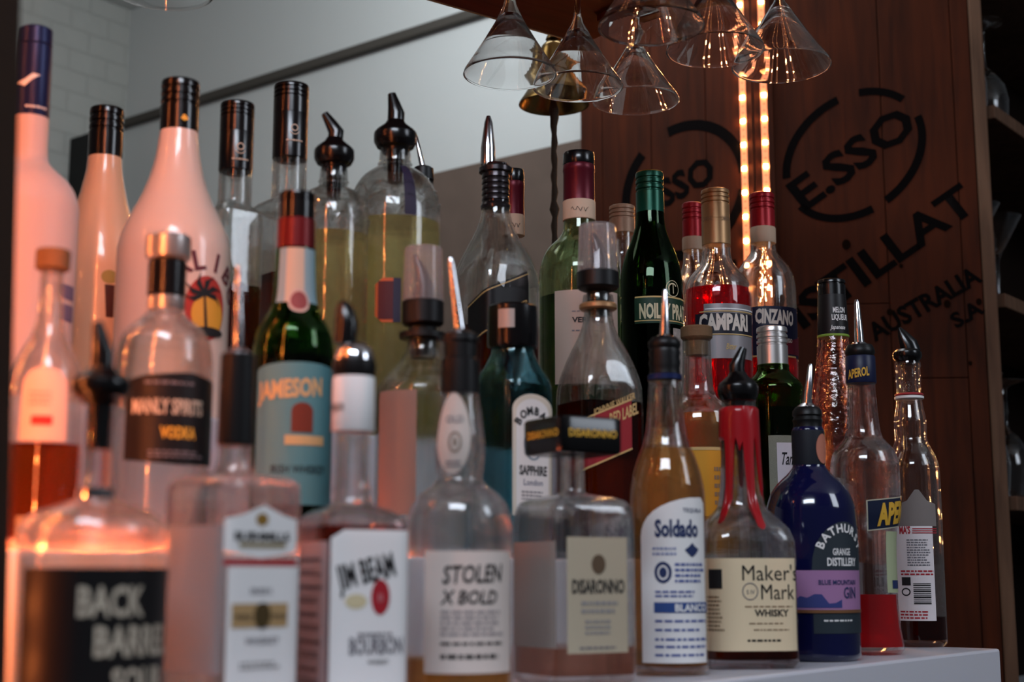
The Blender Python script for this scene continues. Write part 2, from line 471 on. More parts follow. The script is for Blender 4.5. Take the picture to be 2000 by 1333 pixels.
# ================================================================ THE SETTING
def wood(name, c1, c2, rough=.55, vert=True, scale=1.0, planks=None):
    m = bpy.data.materials.new(name); m.use_nodes = True; nt = m.node_tree; b = nt.nodes['Principled BSDF']
    tc = nt.nodes.new('ShaderNodeTexCoord'); mp = nt.nodes.new('ShaderNodeMapping')
    mp.inputs['Scale'].default_value = (14 * scale, 14 * scale, 1.3 * scale) if vert else (1.5 * scale, 10 * scale, 14 * scale)
    n = nt.nodes.new('ShaderNodeTexNoise'); n.inputs['Scale'].default_value = 4; n.inputs['Detail'].default_value = 8; n.inputs['Distortion'].default_value = .6
    n2 = nt.nodes.new('ShaderNodeTexNoise'); n2.inputs['Scale'].default_value = 3.5; n2.inputs['Detail'].default_value = 3
    r = nt.nodes.new('ShaderNodeValToRGB'); r.color_ramp.elements[0].position = .3; r.color_ramp.elements[1].position = .72
    r.color_ramp.elements[0].color = lin(c1); r.color_ramp.elements[1].color = lin(c2)
    nt.links.new(tc.outputs['Object'], mp.inputs[0]); nt.links.new(mp.outputs[0], n.inputs['Vector']); nt.links.new(tc.outputs['Object'], n2.inputs['Vector'])
    ad = nt.nodes.new('ShaderNodeMath'); ad.operation = 'MULTIPLY_ADD'; ad.inputs[1].default_value = .55
    nt.links.new(n2.outputs['Fac'], ad.inputs[0]); sb = nt.nodes.new('ShaderNodeMath'); sb.operation = 'MULTIPLY'; sb.inputs[1].default_value = .5
    nt.links.new(n.outputs['Fac'], sb.inputs[0]); nt.links.new(sb.outputs[0], ad.inputs[2]); nt.links.new(ad.outputs[0], r.inputs[0])
    nt.links.new(r.outputs[0], b.inputs['Base Color']); b.inputs['Roughness'].default_value = rough; b.inputs['Specular IOR Level'].default_value = .12
    bp = nt.nodes.new('ShaderNodeBump'); bp.inputs['Strength'].default_value = .35; bp.inputs['Distance'].default_value = .002
    nt.links.new(n.outputs['Fac'], bp.inputs['Height']); nt.links.new(bp.outputs[0], b.inputs['Normal'])
    return m
def brick(name, c, c2):
    m = bpy.data.materials.new(name); m.use_nodes = True; nt = m.node_tree; b = nt.nodes['Principled BSDF']
    tc = nt.nodes.new('ShaderNodeTexCoord'); mp = nt.nodes.new('ShaderNodeMapping'); mp.inputs['Rotation'].default_value = (radians(90), 0, 0)
    br = nt.nodes.new('ShaderNodeTexBrick'); br.inputs['Color1'].default_value = lin(c); br.inputs['Color2'].default_value = lin(c); br.inputs['Mortar'].default_value = lin(c2)
    br.inputs['Scale'].default_value = 4; br.inputs['Mortar Size'].default_value = .012
    n = nt.nodes.new('ShaderNodeTexNoise'); n.inputs['Scale'].default_value = 9; n.inputs['Detail'].default_value = 6
    nt.links.new(tc.outputs['Object'], mp.inputs[0]); nt.links.new(mp.outputs[0], br.inputs['Vector']); nt.links.new(tc.outputs['Object'], n.inputs['Vector'])
    nt.links.new(br.outputs['Color'], b.inputs['Base Color']); b.inputs['Roughness'].default_value = .85
    ad = nt.nodes.new('ShaderNodeMath'); ad.operation = 'SUBTRACT'; nt.links.new(n.outputs['Fac'], ad.inputs[0]); nt.links.new(br.outputs['Fac'], ad.inputs[1])
    bp = nt.nodes.new('ShaderNodeBump'); bp.inputs['Strength'].default_value = .7; bp.inputs['Distance'].default_value = .02
    nt.links.new(ad.outputs[0], bp.inputs['Height']); nt.links.new(bp.outputs[0], b.inputs['Normal'])
    return m

def slab(name, p, q, z0, z1, depth, m, bev=0, parent=None):
    """upright board from plan point p to q, its thickness going away from the camera"""
    p = Vector(p); q = Vector(q); d = q - p; a = atan2(d.y, d.x)
    bm = box_bm(0, d.length, 0, depth, z0, z1, bev)
    o = link(name, bm, m, parent, smooth=0); o.location = (p.x, p.y, 0); o.rotation_euler = (0, 0, a)
    return o
PAINT = mat('painted_plaster', 'c8c9c6', .85, bump=.3, bscale=25)
LOWER = mat('brown_wainscot_paint', '6b5a50', .7, bump=.3, bscale=12, var=.35)
TRIM = mat('dark_picture_rail', '4b4640', .7)
WOOD = wood('panel_wood', '1a0a04', '4a1e0a', .8)
WOODB = wood('dark_rack_wood', '2a0d06', '5c2110', .45, False)
EDGE = wood('worn_wood_edge', '3a281f', '6b4f3d', .8)
ACRY = mat('white_acrylic', 'dedbe2', .3, coat=.3, sss=.15)
dA, dB = A, Bv
CRN = Vector((-1.13, 4.0))
# wall running to the right and nearer, behind everything
WR = CRN - dB * 2.4
o = slab('wall_back', CRN, WR, 1.025, 1.74, .1, PAINT); tag(o, kind='structure')
o = slab('wall_back_lower', CRN, WR, -1.1, 1.0249, .1, LOWER); tag(o, kind='structure')
p = CRN - dA * 0
o = slab('trim_1', CRN + Vector((-dA.x, -dA.y)) * .02, WR + Vector((-dA.x, -dA.y)) * .02, 1.374, 1.398, .0195, TRIM, .003); tag(o, kind='structure')
o = slab('wall_left', CRN - dA * 3.2, CRN, -1.1, 1.74, .1, brick('painted_brick', 'a9a8a1', 'a09f98')); tag(o, kind='structure')
bm = bmesh.new(); box_bm(-3.5, 2.5, -2, 4.6, 1.741, 1.8, 0, bm)
o = link('ceiling', bm, mat('ceiling_paint', 'd8dad8', .9), smooth=0); tag(o, kind='structure')
o = link('floor', box_bm(-3.5, 2.5, -2, 4.6, -1.15, -1.101), mat('dark_floor', '33261f', .6, bump=.2), smooth=0); tag(o, kind='structure')

# the cabinet that carries the bottle shelves
def plan_box(name, t0, t1, f0, f1, z0, z1, m, bev=0, parent=None):
    x, y = plan(t0, f0); o = link(name, box_bm(0, t1 - t0, 0, f1 - f0, z0, z1, bev), m, parent, smooth=0)
    o.location = (x, y, 0); o.rotation_euler = (0, 0, atan2(A.y, A.x)); return o
T1, T2, T3 = 0.0, 0.10, 0.205
o = plan_box('back_bar_cabinet', -.68, .56, -.02, .54, -1.1, -.1202, wood('cabinet_wood', '24130b', '3a2012', .5, False))
tag(o, 'dark wooden back bar cabinet under the white bottle shelves', 'cabinet')
TEND = 0.5235
for nm, t1_, f0, f1, z1, lb in (('lower', TEND, 0, .14, T1, 'lowest white acrylic shelf step, its end corner bare at the lower right'), ('middle', .415, .1402, .24, T2, 'middle white acrylic shelf step behind the front row of bottles'), ('upper', .53, .2402, .53, T3, 'highest white acrylic shelf step under the back row of bottles')):
    o = plan_box('display_step', -.745, t1_, f0, f1, -.12, z1, ACRY, .003); tag(o, lb, 'shelf step', 'stepped white display shelf')

# dark post at the left edge, with the first light strip on its far side
post = slab('wooden_post', (-.50, .695), (-.2572, .695), -1.0, 1.72, .05, mat('near_post_paint', '33261f', .8, spec=.1))
post.rotation_euler = (0, radians(-2.1), 0)
post['label'] = 'dark brown upright post at the left edge of the photo'; post['category'] = 'post'
LEDC = (1.0, .30, .085)
LEDDOT = emit('led_chip', (1.0, .42, .13), 430)
LEDTAPE = emit('led_tape', (1.0, .32, .14), 1.1)
def tape_print(m, pitch, z0):
    nt = m.node_tree; b = nt.nodes['Principled BSDF']; tc = nt.nodes.new('ShaderNodeTexCoord'); sp_ = nt.nodes.new('ShaderNodeSeparateXYZ')
    nt.links.new(tc.outputs['Object'], sp_.inputs[0])
    def mt(op, a, v=None, v2=None):
        n = nt.nodes.new('ShaderNodeMath'); n.operation = op
        nt.links.new(a, n.inputs[0]) if not isinstance(a, float) else None
        if v is not None: n.inputs[1].default_value = v
        if v2 is not None: n.inputs[2].default_value = v2
        return n.outputs[0]
    f = mt('FRACT', mt('MULTIPLY', mt('SUBTRACT', sp_.outputs[2], z0), 1 / pitch))
    a = mt('COMPARE', f, .36, .022); c = mt('COMPARE', f, .64, .022)
    cx = mt('COMPARE', sp_.outputs[0], 0, .0022)
    ad = nt.nodes.new('ShaderNodeMath'); ad.operation = 'ADD'; nt.links.new(a, ad.inputs[0]); nt.links.new(c, ad.inputs[1])
    mu = nt.nodes.new('ShaderNodeMath'); mu.operation = 'MULTIPLY'; nt.links.new(ad.outputs[0], mu.inputs[0]); nt.links.new(cx, mu.inputs[1])
    mr = nt.nodes.new('ShaderNodeMapRange'); st_ = b.inputs['Emission Strength'].default_value
    mr.inputs['To Min'].default_value = st_; mr.inputs['To Max'].default_value = st_ * .12
    nt.links.new(mu.outputs[0], mr.inputs['Value']); nt.links.new(mr.outputs[0], b.inputs['Emission Strength'])
tape_print(LEDTAPE, .043, .14)
def strip(loc, rz, z0, z1, label, pitch=.043, dots=LEDDOT, tape=LEDTAPE, dot=.0034):
    """vertical tape facing local -y"""
    r = empty('led_strip', loc, rz); tag(r, label, 'light strip')
    link('tape', box_bm(-.006, .006, -.0008, 0, z0, z1), tape, r, smooth=0)
    k = 0; z = z0 + .02; first = None
    while z < z1 - .01:
        if first is None:
            first = link('led', box_bm(-dot, dot, -.0030, -.0009, -dot, dot, .0006), dots, r, smooth=0); first.location = (0, 0, z)
        else:
            c = first.copy(); COL.objects.link(c); c.location = (0, 0, z)
        z += pitch; k += 1
    return r
LEFTDOT = emit('led_chip_left', (1.0, .24, .055), 370)
LEFTTAPE = emit('led_tape_left', (1.0, .22, .07), 30.0)
strip((-.292, .7505, 0), pi + .5, -.05, .75, 'orange light strip on the far side of the left post', .033, LEFTDOT, LEFTTAPE)
x, y = plan(-.742, .2378)
hs = empty('added_step_glow', (x, y, T2 + .0004), atan2(A.y, A.x)); tag(hs, 'unseen orange glow strip added along the foot of the highest shelf step, behind left bottles', 'light strip')
link('tape', box_bm(0, .40, -.0020, .0020, 0, .0008), emit('added_glow_tape', (1.0, .16, .04), 95), hs, smooth=0)  # hidden tape added to throw an orange glow up the step face
side = plan_box('fill_strip_board', -.81, -.752, .44, .46, -.12, .9, WOODB); tag(side, 'unseen dark board added beyond the left post to carry a fill light strip', 'board')  # unseen board, added only as a carrier for the fill strip
x, y = plan(-.80, .4395)
strip((x + .015, y + .019, 0), atan2(A.y, A.x), .20, .80, 'unseen orange fill strip added on the board beyond the left post', .033, emit('fill_chip_side', (1.0, .25, .06), 270), LEFTTAPE)  # strip added out of view to light the left back-row bottles

# wooden panels meeting in a corner behind the shelves
K = Vector((.432, 2.45)); K2 = Vector((.149, 2.673)); E = Vector((.822, 2.366))
K = Vector((.4206, 2.385)); K2 = K + Bv * .37; E = Vector((.8135, 2.341))
PW = Wall(K, E); QW = Wall(K2, K)
def planks(prefix, W, cuts, zs_, label):
    """side by side upright boards"""
    root = empty('plank_panel', (W.p0.x, W.p0.y, 0), atan2(W.d.y, W.d.x)); tag(root, label, 'wood panel')
    for a, b in zip(cuts, cuts[1:]):
        ez = sorted(zs_.get(a, [])); ez = [-.12] + ez + [1.74]
        for z0, z1 in zip(ez, ez[1:]):
            link('plank', box_bm(a + .0006, b - .0006, 0, .018, z0 + .0005, z1 - .0005, .0014), WOOD, root, smooth=0)
    return root
def cut(W, px): return W.hit(px, 666)[0]
rc = [0.0, .0301] + [cut(PW, x) for x in (1727 + 14, 1878 + 10)] + [PW.L]
rc = [0.0, .024, rc[2], rc[3], PW.L - .022]
pr = planks('r', PW, rc, {rc[1]: [PW.hit(1690, 594)[1]], rc[2]: [PW.hit(1840, 739)[1]]}, 'right-hand wooden plank panel stencilled with an oval and DISTILLAT')
ql = [0.0, .05, cut(QW, 1278), cut(QW, 1388), QW.L]
pl = planks('l', QW, ql, {}, 'left-hand wooden plank panel stencilled with a dark oval, left of the light strips')
edge_post = link('edge_board', box_bm(PW.L - .0215, PW.L, -.004, .03, -.12, 1.74, .003), EDGE, pr, smooth=0); edge_post['label'] = 'worn pale edge board'
# battens beside the strips
link('batten', box_bm(.0245, .034, -.010, -.0002, -.12, 1.74, .001), WOOD, pr, smooth=0)
# stencils
ST = mat('stencil_paint', '070404', .9, spec=.05)
def child_world(o, parent):                       # geometry is in world space; keep it there
    o.parent = parent; o.matrix_parent_inverse = Matrix.Rotation(-parent.rotation_euler.z, 4, 'Z') @ Matrix.Translation(-parent.location)
def st_text(W, body, a, b, cap, root, bold=.035):
    o = W.text(body, a, b, cap, ST, 'stencil_lettering', None, bold); child_world(o, root); return o
def st_arc(W, c, rx, ry, rot, root, spans, th=16):
    x, z = W.hit(*c); x2, z2 = W.hit(c[0] + 50, c[1]); k = (x2 - x) / 50
    bm = join2(*[arc2(rx * k, ry * k, a, b, th * k) for a, b in spans])
    o = link('stencil_oval', W.lay(bm, x, z, rot), ST, None, smooth=0); child_world(o, root)
st_text(PW, 'E.SSO', (1572, 412), (1796, 250), 64, pr, .03)
st_arc(PW, (1668, 302), 150, 112, 42, pr, [(8, 50), (68, 150), (182, 250), (262, 345)])
st_text(PW, 'DISTILLAT', (1500, 690), (1912, 404), 62, pr, .03)
st_text(PW, 'AUSTRALIA', (1708, 668), (1920, 548), 36, pr)
st_text(PW, 'S.A.', (1868, 642), (1930, 606), 30, pr)
st_arc(QW, (1335, 372), 118, 112, 20, pl, [(-15, 85), (115, 175), (195, 330)], 18)
st_text(QW, 'ESSO', (1268, 420), (1400, 350), 52, pl)
st_text(QW, 'DIST', (1300, 620), (1450, 560), 52, pl)
# knots and nail holes of the boards
KN = mat('dark_knot', '120703', .9, spec=.03)
for px, py, rr_ in ((1653, 478, 9), (1760, 520, 4), (1738, 610, 6), (1850, 594, 7), (1912, 590, 6), (1895, 710, 4)):
    x, z = PW.hit(px, py); e = ell2(rr_ * .0008, rr_ * .001); PW.lay(e, x, z, 0, .0008)
    o = link('knot', e, KN, None, smooth=0); child_world(o, pr)

# light strips in the corner
def on_wall(W, px): return W.hit(px, 300)[0]
a_ = on_wall(QW, 1454); q = QW.p0 + QW.d * a_ + QW.n * .0006
strip((q.x, q.y, 0), atan2(QW.d.y, QW.d.x), .12, 1.35, 'left one of two glowing light strips in the corner of the wooden panels')
a_ = on_wall(PW, 1495); q = PW.p0 + PW.d * a_ + PW.n * .0006
strip((q.x, q.y, 0), atan2(PW.d.y, PW.d.x), .12, 1.35, 'right one of two glowing light strips in the corner of the wooden panels')

# shelving with glasses at the right edge
G0 = Vector((.8135, 2.341)) + Vector((.0185, .0125))
shr = empty('glass_shelf_unit', (G0.x, G0.y, 0), atan2(A.y, A.x)); tag(shr, 'dark wooden shelving for glasses beyond the right plank panel', 'shelving')
DARKW = wood('dark_shelf_back', '120a07', '1d110b', .7)
SHZ = [-.10, .215, .556, .888, 1.22]
for zt in SHZ[1:]:
    link('shelf', box_bm(0.0, .9, 0, .24, zt - .024, zt, .002), EDGE, shr, smooth=0)
link('back_panel', box_bm(0.0, .9, .2405, .256, -.12, 1.6), DARKW, shr, smooth=0)
link('side_panel', box_bm(.9005, .918, 0, .256, -.12, 1.6), DARKW, shr, smooth=0)

# black loudspeaker on the brick wall
xx = CRN - dA * .26 ; nn = Vector((dA.y, -dA.x))
sp = empty('wall_speaker', (CRN.x - dA.x * .16 + dA.y * .062, CRN.y - dA.y * .16 - dA.x * .062, 1.08), atan2(A.y, A.x)); tag(sp, 'small black loudspeaker mounted on the white brick wall', 'speaker')
link('case', box_bm(-.025, .025, -.03, .06, 0, .22, .004), RUBBER, sp, smooth=0)
link('grille', box_bm(-.022, .022, -.034, -.0305, .01, .21, .001), mat('speaker_grille', '1c1b1b', .8, bump=.5, bscale=400), sp, smooth=0)

# hanging glass rack
RE = Vector((.8, .6)); RI = Vector((.6, -.8)); R1 = Vector((-.079, 1.745)); RZ = .8135
rk = empty('glass_rack', (R1.x, R1.y, RZ), atan2(RE.y, RE.x)); tag(rk, 'dark reddish wooden rack board from which the cocktail glasses hang', 'glass rack')
link('board', box_bm(-.64, .225, -.60, 0, 0, .028, .002), WOODB, rk, smooth=0)
link('edge_strip', box_bm(-.64, .225, .0003, .004, 0, .028), mat('worn_edge_strip', '8b8379', .6), rk, smooth=0)
for ex, ey in ((-.56, -.1), (.12, -.1), (-.56, -.52), (.12, -.52)):
    bm = bmesh.new(); rings(bm, [circ(.006, 1.7405 - RZ, 16, (ex, ey)), circ(.006, .0285, 16, (ex, ey))]); link('hanging_rod', bm, BLACK, rk)

# brass bell with rope
BY = 2.0
b0 = P(1082, 205, BY)
bell = empty('ship_bell', (b0.x, b0.y, b0.z)); tag(bell, 'brass bell with a knotted rope hanging behind the cocktail glasses', 'bell')
BR = mat('brass', '8f7444', .25, 1)
k = mpp(BY, b0.z) * 1.0
pf = [(0, 142), (9, 139), (17, 137), (24, 128), (27, 118), (29, 106), (31, 90), (35, 72), (41, 52), (50, 34), (62, 14), (68, 4), (69, 0)]
bm = bmesh.new(); rings(bm, [circ(max(a * k, 1e-4), b * k * .93, 48) for a, b in pf] + [circ(max(a * k - .0015, 1e-4), b * k * .93, 48) for a, b in pf[::-1][:-1]] + [circ(.0005, 135 * k * .93, 48)], cap0=True)
bmesh.ops.recalc_face_normals(bm, faces=bm.faces)
link('bell_body', bm, BR, bell)
bm = bmesh.new(); rings(bm, [circ(r_ * k, z_ * k, 24) for r_, z_ in ((5, 168), (11, 163), (13, 155), (9, 146), (14, 140), (16, 134), (10, 132.5))]); link('crown', bm, BR, bell)
link('bracket', tube_bm([(0, 0, 1.7405 - b0.z), (0, 0, 165 * k)], [.004, .004]), BR, bell)
rp = [(.0016 * sin(i * 2.1), .001 * cos(i * 1.7), -.0 - i * .0125 + .03) for i in range(26)]
link('rope', tube_bm([(a * .5, b, c) for a, b, c in rp], [.0038 + .0012 * (i % 2) + (.0025 if i in (3, 4, 15) else 0) for i in range(26)], 10), mat('rope_fibre', '3b332a', .9, bump=.6, bscale=300), bell)

# ---------------------------------------------------------------- cocktail glasses on the rack
def martini(px, py, w_, label, z=.655):
    q = P_z(px, py, z); R = w_ / 2 * mpp(q.y, z)
    g = empty('cocktail_glass', (q.x, q.y, z)); tag(g, label, 'cocktail glass', 'cocktail glasses hanging upside down from the rack')
    H = .070; t = .0011; bm = bmesh.new()
    outer = [(.032, .1575), (.0335, .1570), (.030, .1555), (.012, .1525), (.005, .148), (.0042, .138), (.0040, .11), (.0046, .094), (.0075, .082), (.0112, .0745), (R * .34, H * .86), (R * .6, H * .52), (R * .985, .0035), (R, 0)]
    inner = [(R - t * .3, -.0003), (R - t, .0004), (R * .985 - t, .0035), (R * .6 - t, H * .52), (R * .34 - t, H * .86 - .0004), (.006, .0700), (.001, .0715)]
    top = .8130 - z; outer = [(a, top - (.1575 - b)) if b > .14 else ((a, .0745 + (b - .0745) * (top - .0840) / (.148 - .0745)) if b > .0745 else (a, b)) for a, b in outer]
    pr = []
    for a, b in zip(outer, outer[1:]):
        n = 1 if abs(a[1] - b[1]) < .012 else 3
        pr += [(a[0] + (b[0] - a[0]) * i / n, a[1] + (b[1] - a[1]) * i / n) for i in range(n)]
    pr.append(outer[-1])
    rings(bm, [circ(r_, z_, 64) for r_, z_ in pr + inner])
    link('bowl', bm, CLEAR2, g, smooth=50)
    return g
martini(996, 146, 183, 'leftmost cocktail glass of the cluster, hanging against the pale wall', 0.645)
martini(1129, 171, 177, 'cocktail glass hanging in front of the brass bell', 0.668)
martini(1272, 53, 208, 'highest and largest hanging cocktail glass, its stem cut off by the photo top', 0.645)
martini(1397, 99, 192, 'hanging cocktail glass just left of the glowing light strips', 0.657)
martini(1526, 130, 193, 'rightmost hanging cocktail glass, over the right light strip', 0.68)
martini(1242, 198, 170, 'lowest hanging cocktail glass, against the left plank panel', 0.695)
martini(318, -17, 197, 'cocktail glass whose rim just shows at the top left')
# rails that carry the feet
for gx in [o for o in bpy.data.objects if o.name.startswith('cocktail_glass')]:
    l = rk.matrix_basis.inverted() @ gx.location if False else Vector(((Vector((gx.location.x, gx.location.y)) - R1).dot(RE), -(Vector((gx.location.x, gx.location.y)) - R1).dot(RI)))
    for s_ in (-1, 1):
        link('rail', box_bm(l.x + s_ * .027 - .0115, l.x + s_ * .027 + .0115, l.y - .03, l.y + .03, -.0085, -.0048, 0, box_bm(l.x + s_ * .0375 - .002, l.x + s_ * .0375 + .002, l.y - .03, l.y + .03, -.0085, -.0002)), WOODB, rk, smooth=0)

# ---------------------------------------------------------------- glasses in the right shelving
def shelf_glass(px, s_, dep, zt, prof, label, cat='wine glass', scl=1.0):
    q = Vector((G0.x, G0.y)) + A * s_ + Bv * dep
    g = empty('stemmed_glass', (q.x, q.y, zt + .0004)); tag(g, label, cat, 'stemmed glasses in the right-hand shelving')
    bm = bmesh.new(); rings(bm, [circ(max(r_, .0005), z_, 40) for r_, z_ in prof]); bmesh.ops.recalc_face_normals(bm, faces=bm.faces)
    link('glass_body', bm, CLEAR2, g, smooth=50)
wine_down = [(.036, .215), (.037, .213), (.012, .207), (.004, .20), (.0035, .14), (.006, .126), (.022, .112), (.036, .088), (.041, .06), (.038, .02), (.034, 0), (.0328, 0), (.0368, .02), (.0398, .06), (.0348, .087), (.021, .110), (.001, .114)]
marti_up = [(.047, .175), (.0455, .1755), (.006, .108), (.001, .105)][::-1]
marti_up = [(.001, .107), (.006, .110), (.0458, .1755), (.047, .175), (.008, .104), (.004, .092), (.0036, .03), (.006, .012), (.020, .005), (.034, .002), (.034, 0), (.001, 0)]
for i, (s_, dep) in enumerate(((.05, .07), (.16, .07), (.08, .17), (.19, .17))):
    shelf_glass(0, s_, dep, SHZ[3], wine_down, ('front left', 'front right', 'back left', 'back right')[i] + ' wine glass standing upside down on the upper right shelf')
for i, (s_, dep) in enumerate(((.06, .07), (.17, .07), (.10, .17))):
    shelf_glass(0, s_, dep, SHZ[2], marti_up, ('front left', 'front right', 'back')[i] + ' cocktail glass standing upright on the middle right shelf', 'cocktail glass')
for i, (s_, dep) in enumerate(((.06, .07), (.17, .07))):
    shelf_glass(0, s_, dep, SHZ[1], wine_down, ('nearer', 'farther')[i] + ' wine glass standing upside down on the lower right shelf')
# ================================================================ THE BOTTLES
O1, O2, O3 = .068, .19, .295
FROST = mat('frosted_glass', 'd6bdb8', .45, sss=.35)
AMBER = glass('amber_liquid', (.90, .58, .24), ior=1.34, through=.3, cloud=.15)
AMBERD = glass('dark_amber_liquid', (.45, .12, .02), ior=1.34, through=.3)
WATER = glass('clear_liquid', (.95, .95, .93), ior=1.34, through=.3)
YELLOW = glass('pale_yellow_liquid', (.95, .87, .52), ior=1.34, through=.35, cloud=.12)
REDL = glass('bright_red_liquid', (.88, .015, .04), ior=1.34, through=.4, cloud=.15)
REDL2 = glass('orange_red_liquid', (.95, .06, .07), ior=1.34, through=.45, cloud=.38)
ROSE = glass('rose_liquid', (.86, .60, .50), ior=1.34, through=.3)
GREEN = glass('dark_green_glass', (.28, .52, .20), through=.3)
GREEN2 = glass('olive_green_glass', (.36, .55, .18), through=.3)
GREEN3 = glass('black_green_glass', (.15, .28, .12), through=.2)
TEAL = glass('teal_glass', (.58, .82, .86), through=.4)
PINKP = glass('smoked_plastic', (.97, .93, .93), through=.8, ior=1.3, cloud=.10)
WHITEP = mat('white_glazed_bottle', 'd8bfb2', .25, coat=.5, sss=.2)
WHITEP2 = mat('cream_glazed_bottle', 'dcb495', .25, coat=.5, sss=.2)
NAVYB = mat('navy_bottle', '0d1038', .12, coat=.8)
WAX = mat('red_wax', '9c1019', .3, coat=.3)
BURG = mat('burgundy_foil', '561421', .35, .4)
REDCAP = mat('red_cap', '9a1420', .35, .3)
GREENC = mat('green_cap', '0f4a38', .3, .4)
GOLDC = mat('pale_gold_cap', 'a9825b', .38, .5)
NAVYC = mat('navy_foil', '1b2650', .35, .3)
GREYP = mat('grey_paper', '8f8a88', .7)
BLK = mat('black_label', '131011', .45)
TAN = mat('tan_paper', 'b3a58e', .65)
LTXT = mat('pale_print', 'b9ab98', .6)
YTXT = mat('yellow_print', 'd8a63a', .5)
GREY = mat('grey_print', '6e6a70', .6)
WHT = mat('white_print', 'e9e6e4', .5)

# ---------- front row, from the left
b = Bottle('rum_bottle', 'nearest rum bottle, black label with pale capitals, at the bottom left corner', 176, 1200, O1, T1)
b.shape([(962, 27), (975, 34), (986, 70), (998, 106), (1015, 130), (1040, 141), (1080, 143), (1333, 143)]); b.body(CLEAR); b.liquid(1085, WATER)
b.lathe([(785, 26), (800, 27), (955, 28), (962, 27)], glass('pourer_glass', (.9, .9, .9), through=.4), 'neck')
b.lathe([(952, 27.5), (956, 36), (974, 37), (978, 28)], CHROME, 'neck_ring')
b.ball_pourer((190, 630), 725, 790, 58, stem=880)
l = b.label(45, 316, 1110, 1418, BLK, shape=lambda w_, h_: rect2(w_, h_))
for t_, y_, x_ in (('BACK', 1200, 153), ('BARREL', 1275, 182), ('SOUR', 1345, 212)):
    b.text(t_, x_, y_, 56 if y_ < 1300 else 46, LTXT, wmm=36 if t_ != 'BARREL' else 50, bold=.03, parent=l)

b = Bottle('whiskey_bottle', 'square clear bottle with white peaked label and gold band, second from left in front', 449, 1200, O1, T1, rot=38)
b.shape([(862, 33), (885, 32), (905, 34, 2), (925, 42, 2.5), (936, 110, 6), (950, 126, 8), (975, 129, 9), (1333, 129, 9)]); b.body(CLEAR); b.liquid(1036, WATER)
b.spout_pourer((467, 520), 695, 26, [(688, 20), (694, 33), (700, 33), (800, 35), (868, 36), (872, 33)])
l = b.label(325, 431, 1030, 1310, mat('frosty_back_label', '8b8688', .7), 'back_label')
pk = lambda w_, h_: poly2([(0, h_ * .12), (w_ * .5, 0), (w_, h_ * .12), (w_, h_ * .74), (w_ * .82, h_ * .80), (w_ * .52, h_), (w_ * .22, h_ * .80), (0, h_ * .72)])
l = b.label(437, 574, 990, 1092, PAPER, 'neck_label', shape=pk)
b.text('BUSHMILLS', 458, 1058, 16, INK, x1=560, parent=l, bold=.04); b.label(466, 553, 1062, 1072, mat('dull_gold', '8f7f5e', .5), 'gold_line', parent=l, eps=.0007)
b.label(497, 520, 1006, 1030, GOLD, 'crest', parent=l, eps=.0007, shape=lambda w_, h_: ell2(w_ / 2, h_ / 2, w_ / 2, h_ / 2))
b.label(437, 574, 1094, 1106, REDINK, 'red_band')
l = b.label(437, 574, 1108, 1388, PAPER)
b.text('IRISH', 487, 1160, 12, GREY, x1=525, parent=l)
g_ = b.label(451, 556, 1178, 1224, mat('gold_band_paper', 'b08e62', .5), 'gold_band', parent=l, eps=.0007)
b.label(492, 523, 1176, 1226, mat('brown_seal', '4a3a1e', .5), 'seal', parent=g_, eps=.0010, shape=lambda w_, h_: ell2(w_ / 2, h_ / 2, w_ / 2, h_ / 2))
b.text('TRIPLE', 456, 1208, 10, INK, x1=488, parent=g_, eps=.0011); b.text('DISTILLED', 526, 1208, 10, INK, x1=553, parent=g_, eps=.0011)
b.text('WHISKEY', 476, 1256, 14, GREY, x1=540, parent=l); b.print(466, 545, 1285, 1303, 2, GREYP, l, 4)

b = Bottle('bourbon_bottle', 'square bourbon bottle with white label and red wax seal, third from left in front', 683, 1200, O1, T1, rot=22)
b.shape([(840, 34), (900, 33, 2), (945, 34, 2), (958, 38, 2), (970, 36, 2), (988, 44, 2), (1003, 88, 6), (1020, 104, 8), (1050, 109, 9), (1333, 109, 9)]); b.body(CLEAR); b.liquid(1030, AMBERD)
l = b.lathe([(738, 40), (741, 41), (842, 42), (845, 40)], PAPER, 'neck_label'); 
b.rz_ = b.rz; b.rz = lambda z, f=b.rz_, q=b: q.r(41.6, 790) if z > q.z(846) else f(z); b.nz_ = b.nz
b.nz = lambda z, f=b.nz_, q=b: 2 if z > q.z(846) else f(z)
b.text('BOURBON', 632, 806, 15, INK, x1=672, parent=l)
o = b.lathe([(700, 30), (706, 41), (722, 43), (736, 40), (738, 34), (745, 34)], RUBBER, 'pourer_stopper')
b.lathe([(668, 8), (672, 22), (682, 33), (698, 39), (708, 40), (712, 36)], CHROME, 'pourer_dome', o)
link('spout', tube_bm([b.pt(673, 672), b.pt(677, 635), b.pt(672, 600), b.pt(666, 590)], [b.r(22, 650), b.r(23, 630), b.r(17, 610), b.r(7, 590)], flat=.9), BLACK, o)
l = b.label(583, 638, 1060, 1365, mat('pinkish_side_label', '9b8585', .7), 'side_label')
for i, y_ in enumerate(range(1085, 1330, 26)): b.print(588, 634, y_, y_ + 13, 1 + i % 2, mat('faded_print', '4b3c40', .6), l, i)
l = b.label(643, 788, 1038, 1366, PAPER, shape=lambda w_, h_: poly2([(0, 0), (w_, 0), (w_, h_), (w_ * .16, h_), (0, h_ * .95)]))
b.text('JIM BEAM', 664, 1152, 46, INK, wmm=40, bold=.03, rot=14, parent=l)
s_ = b.label(722, 757, 1132, 1200, REDINK, 'wax_seal', parent=l, eps=.0008, shape=lambda w_, h_: ell2(w_ / 2, h_ / 2, w_ / 2, h_ / 2))
b.text('B', 735, 1174, 15, mat('pink_print', 'c77c80', .6), x1=744, parent=s_, eps=.0012)
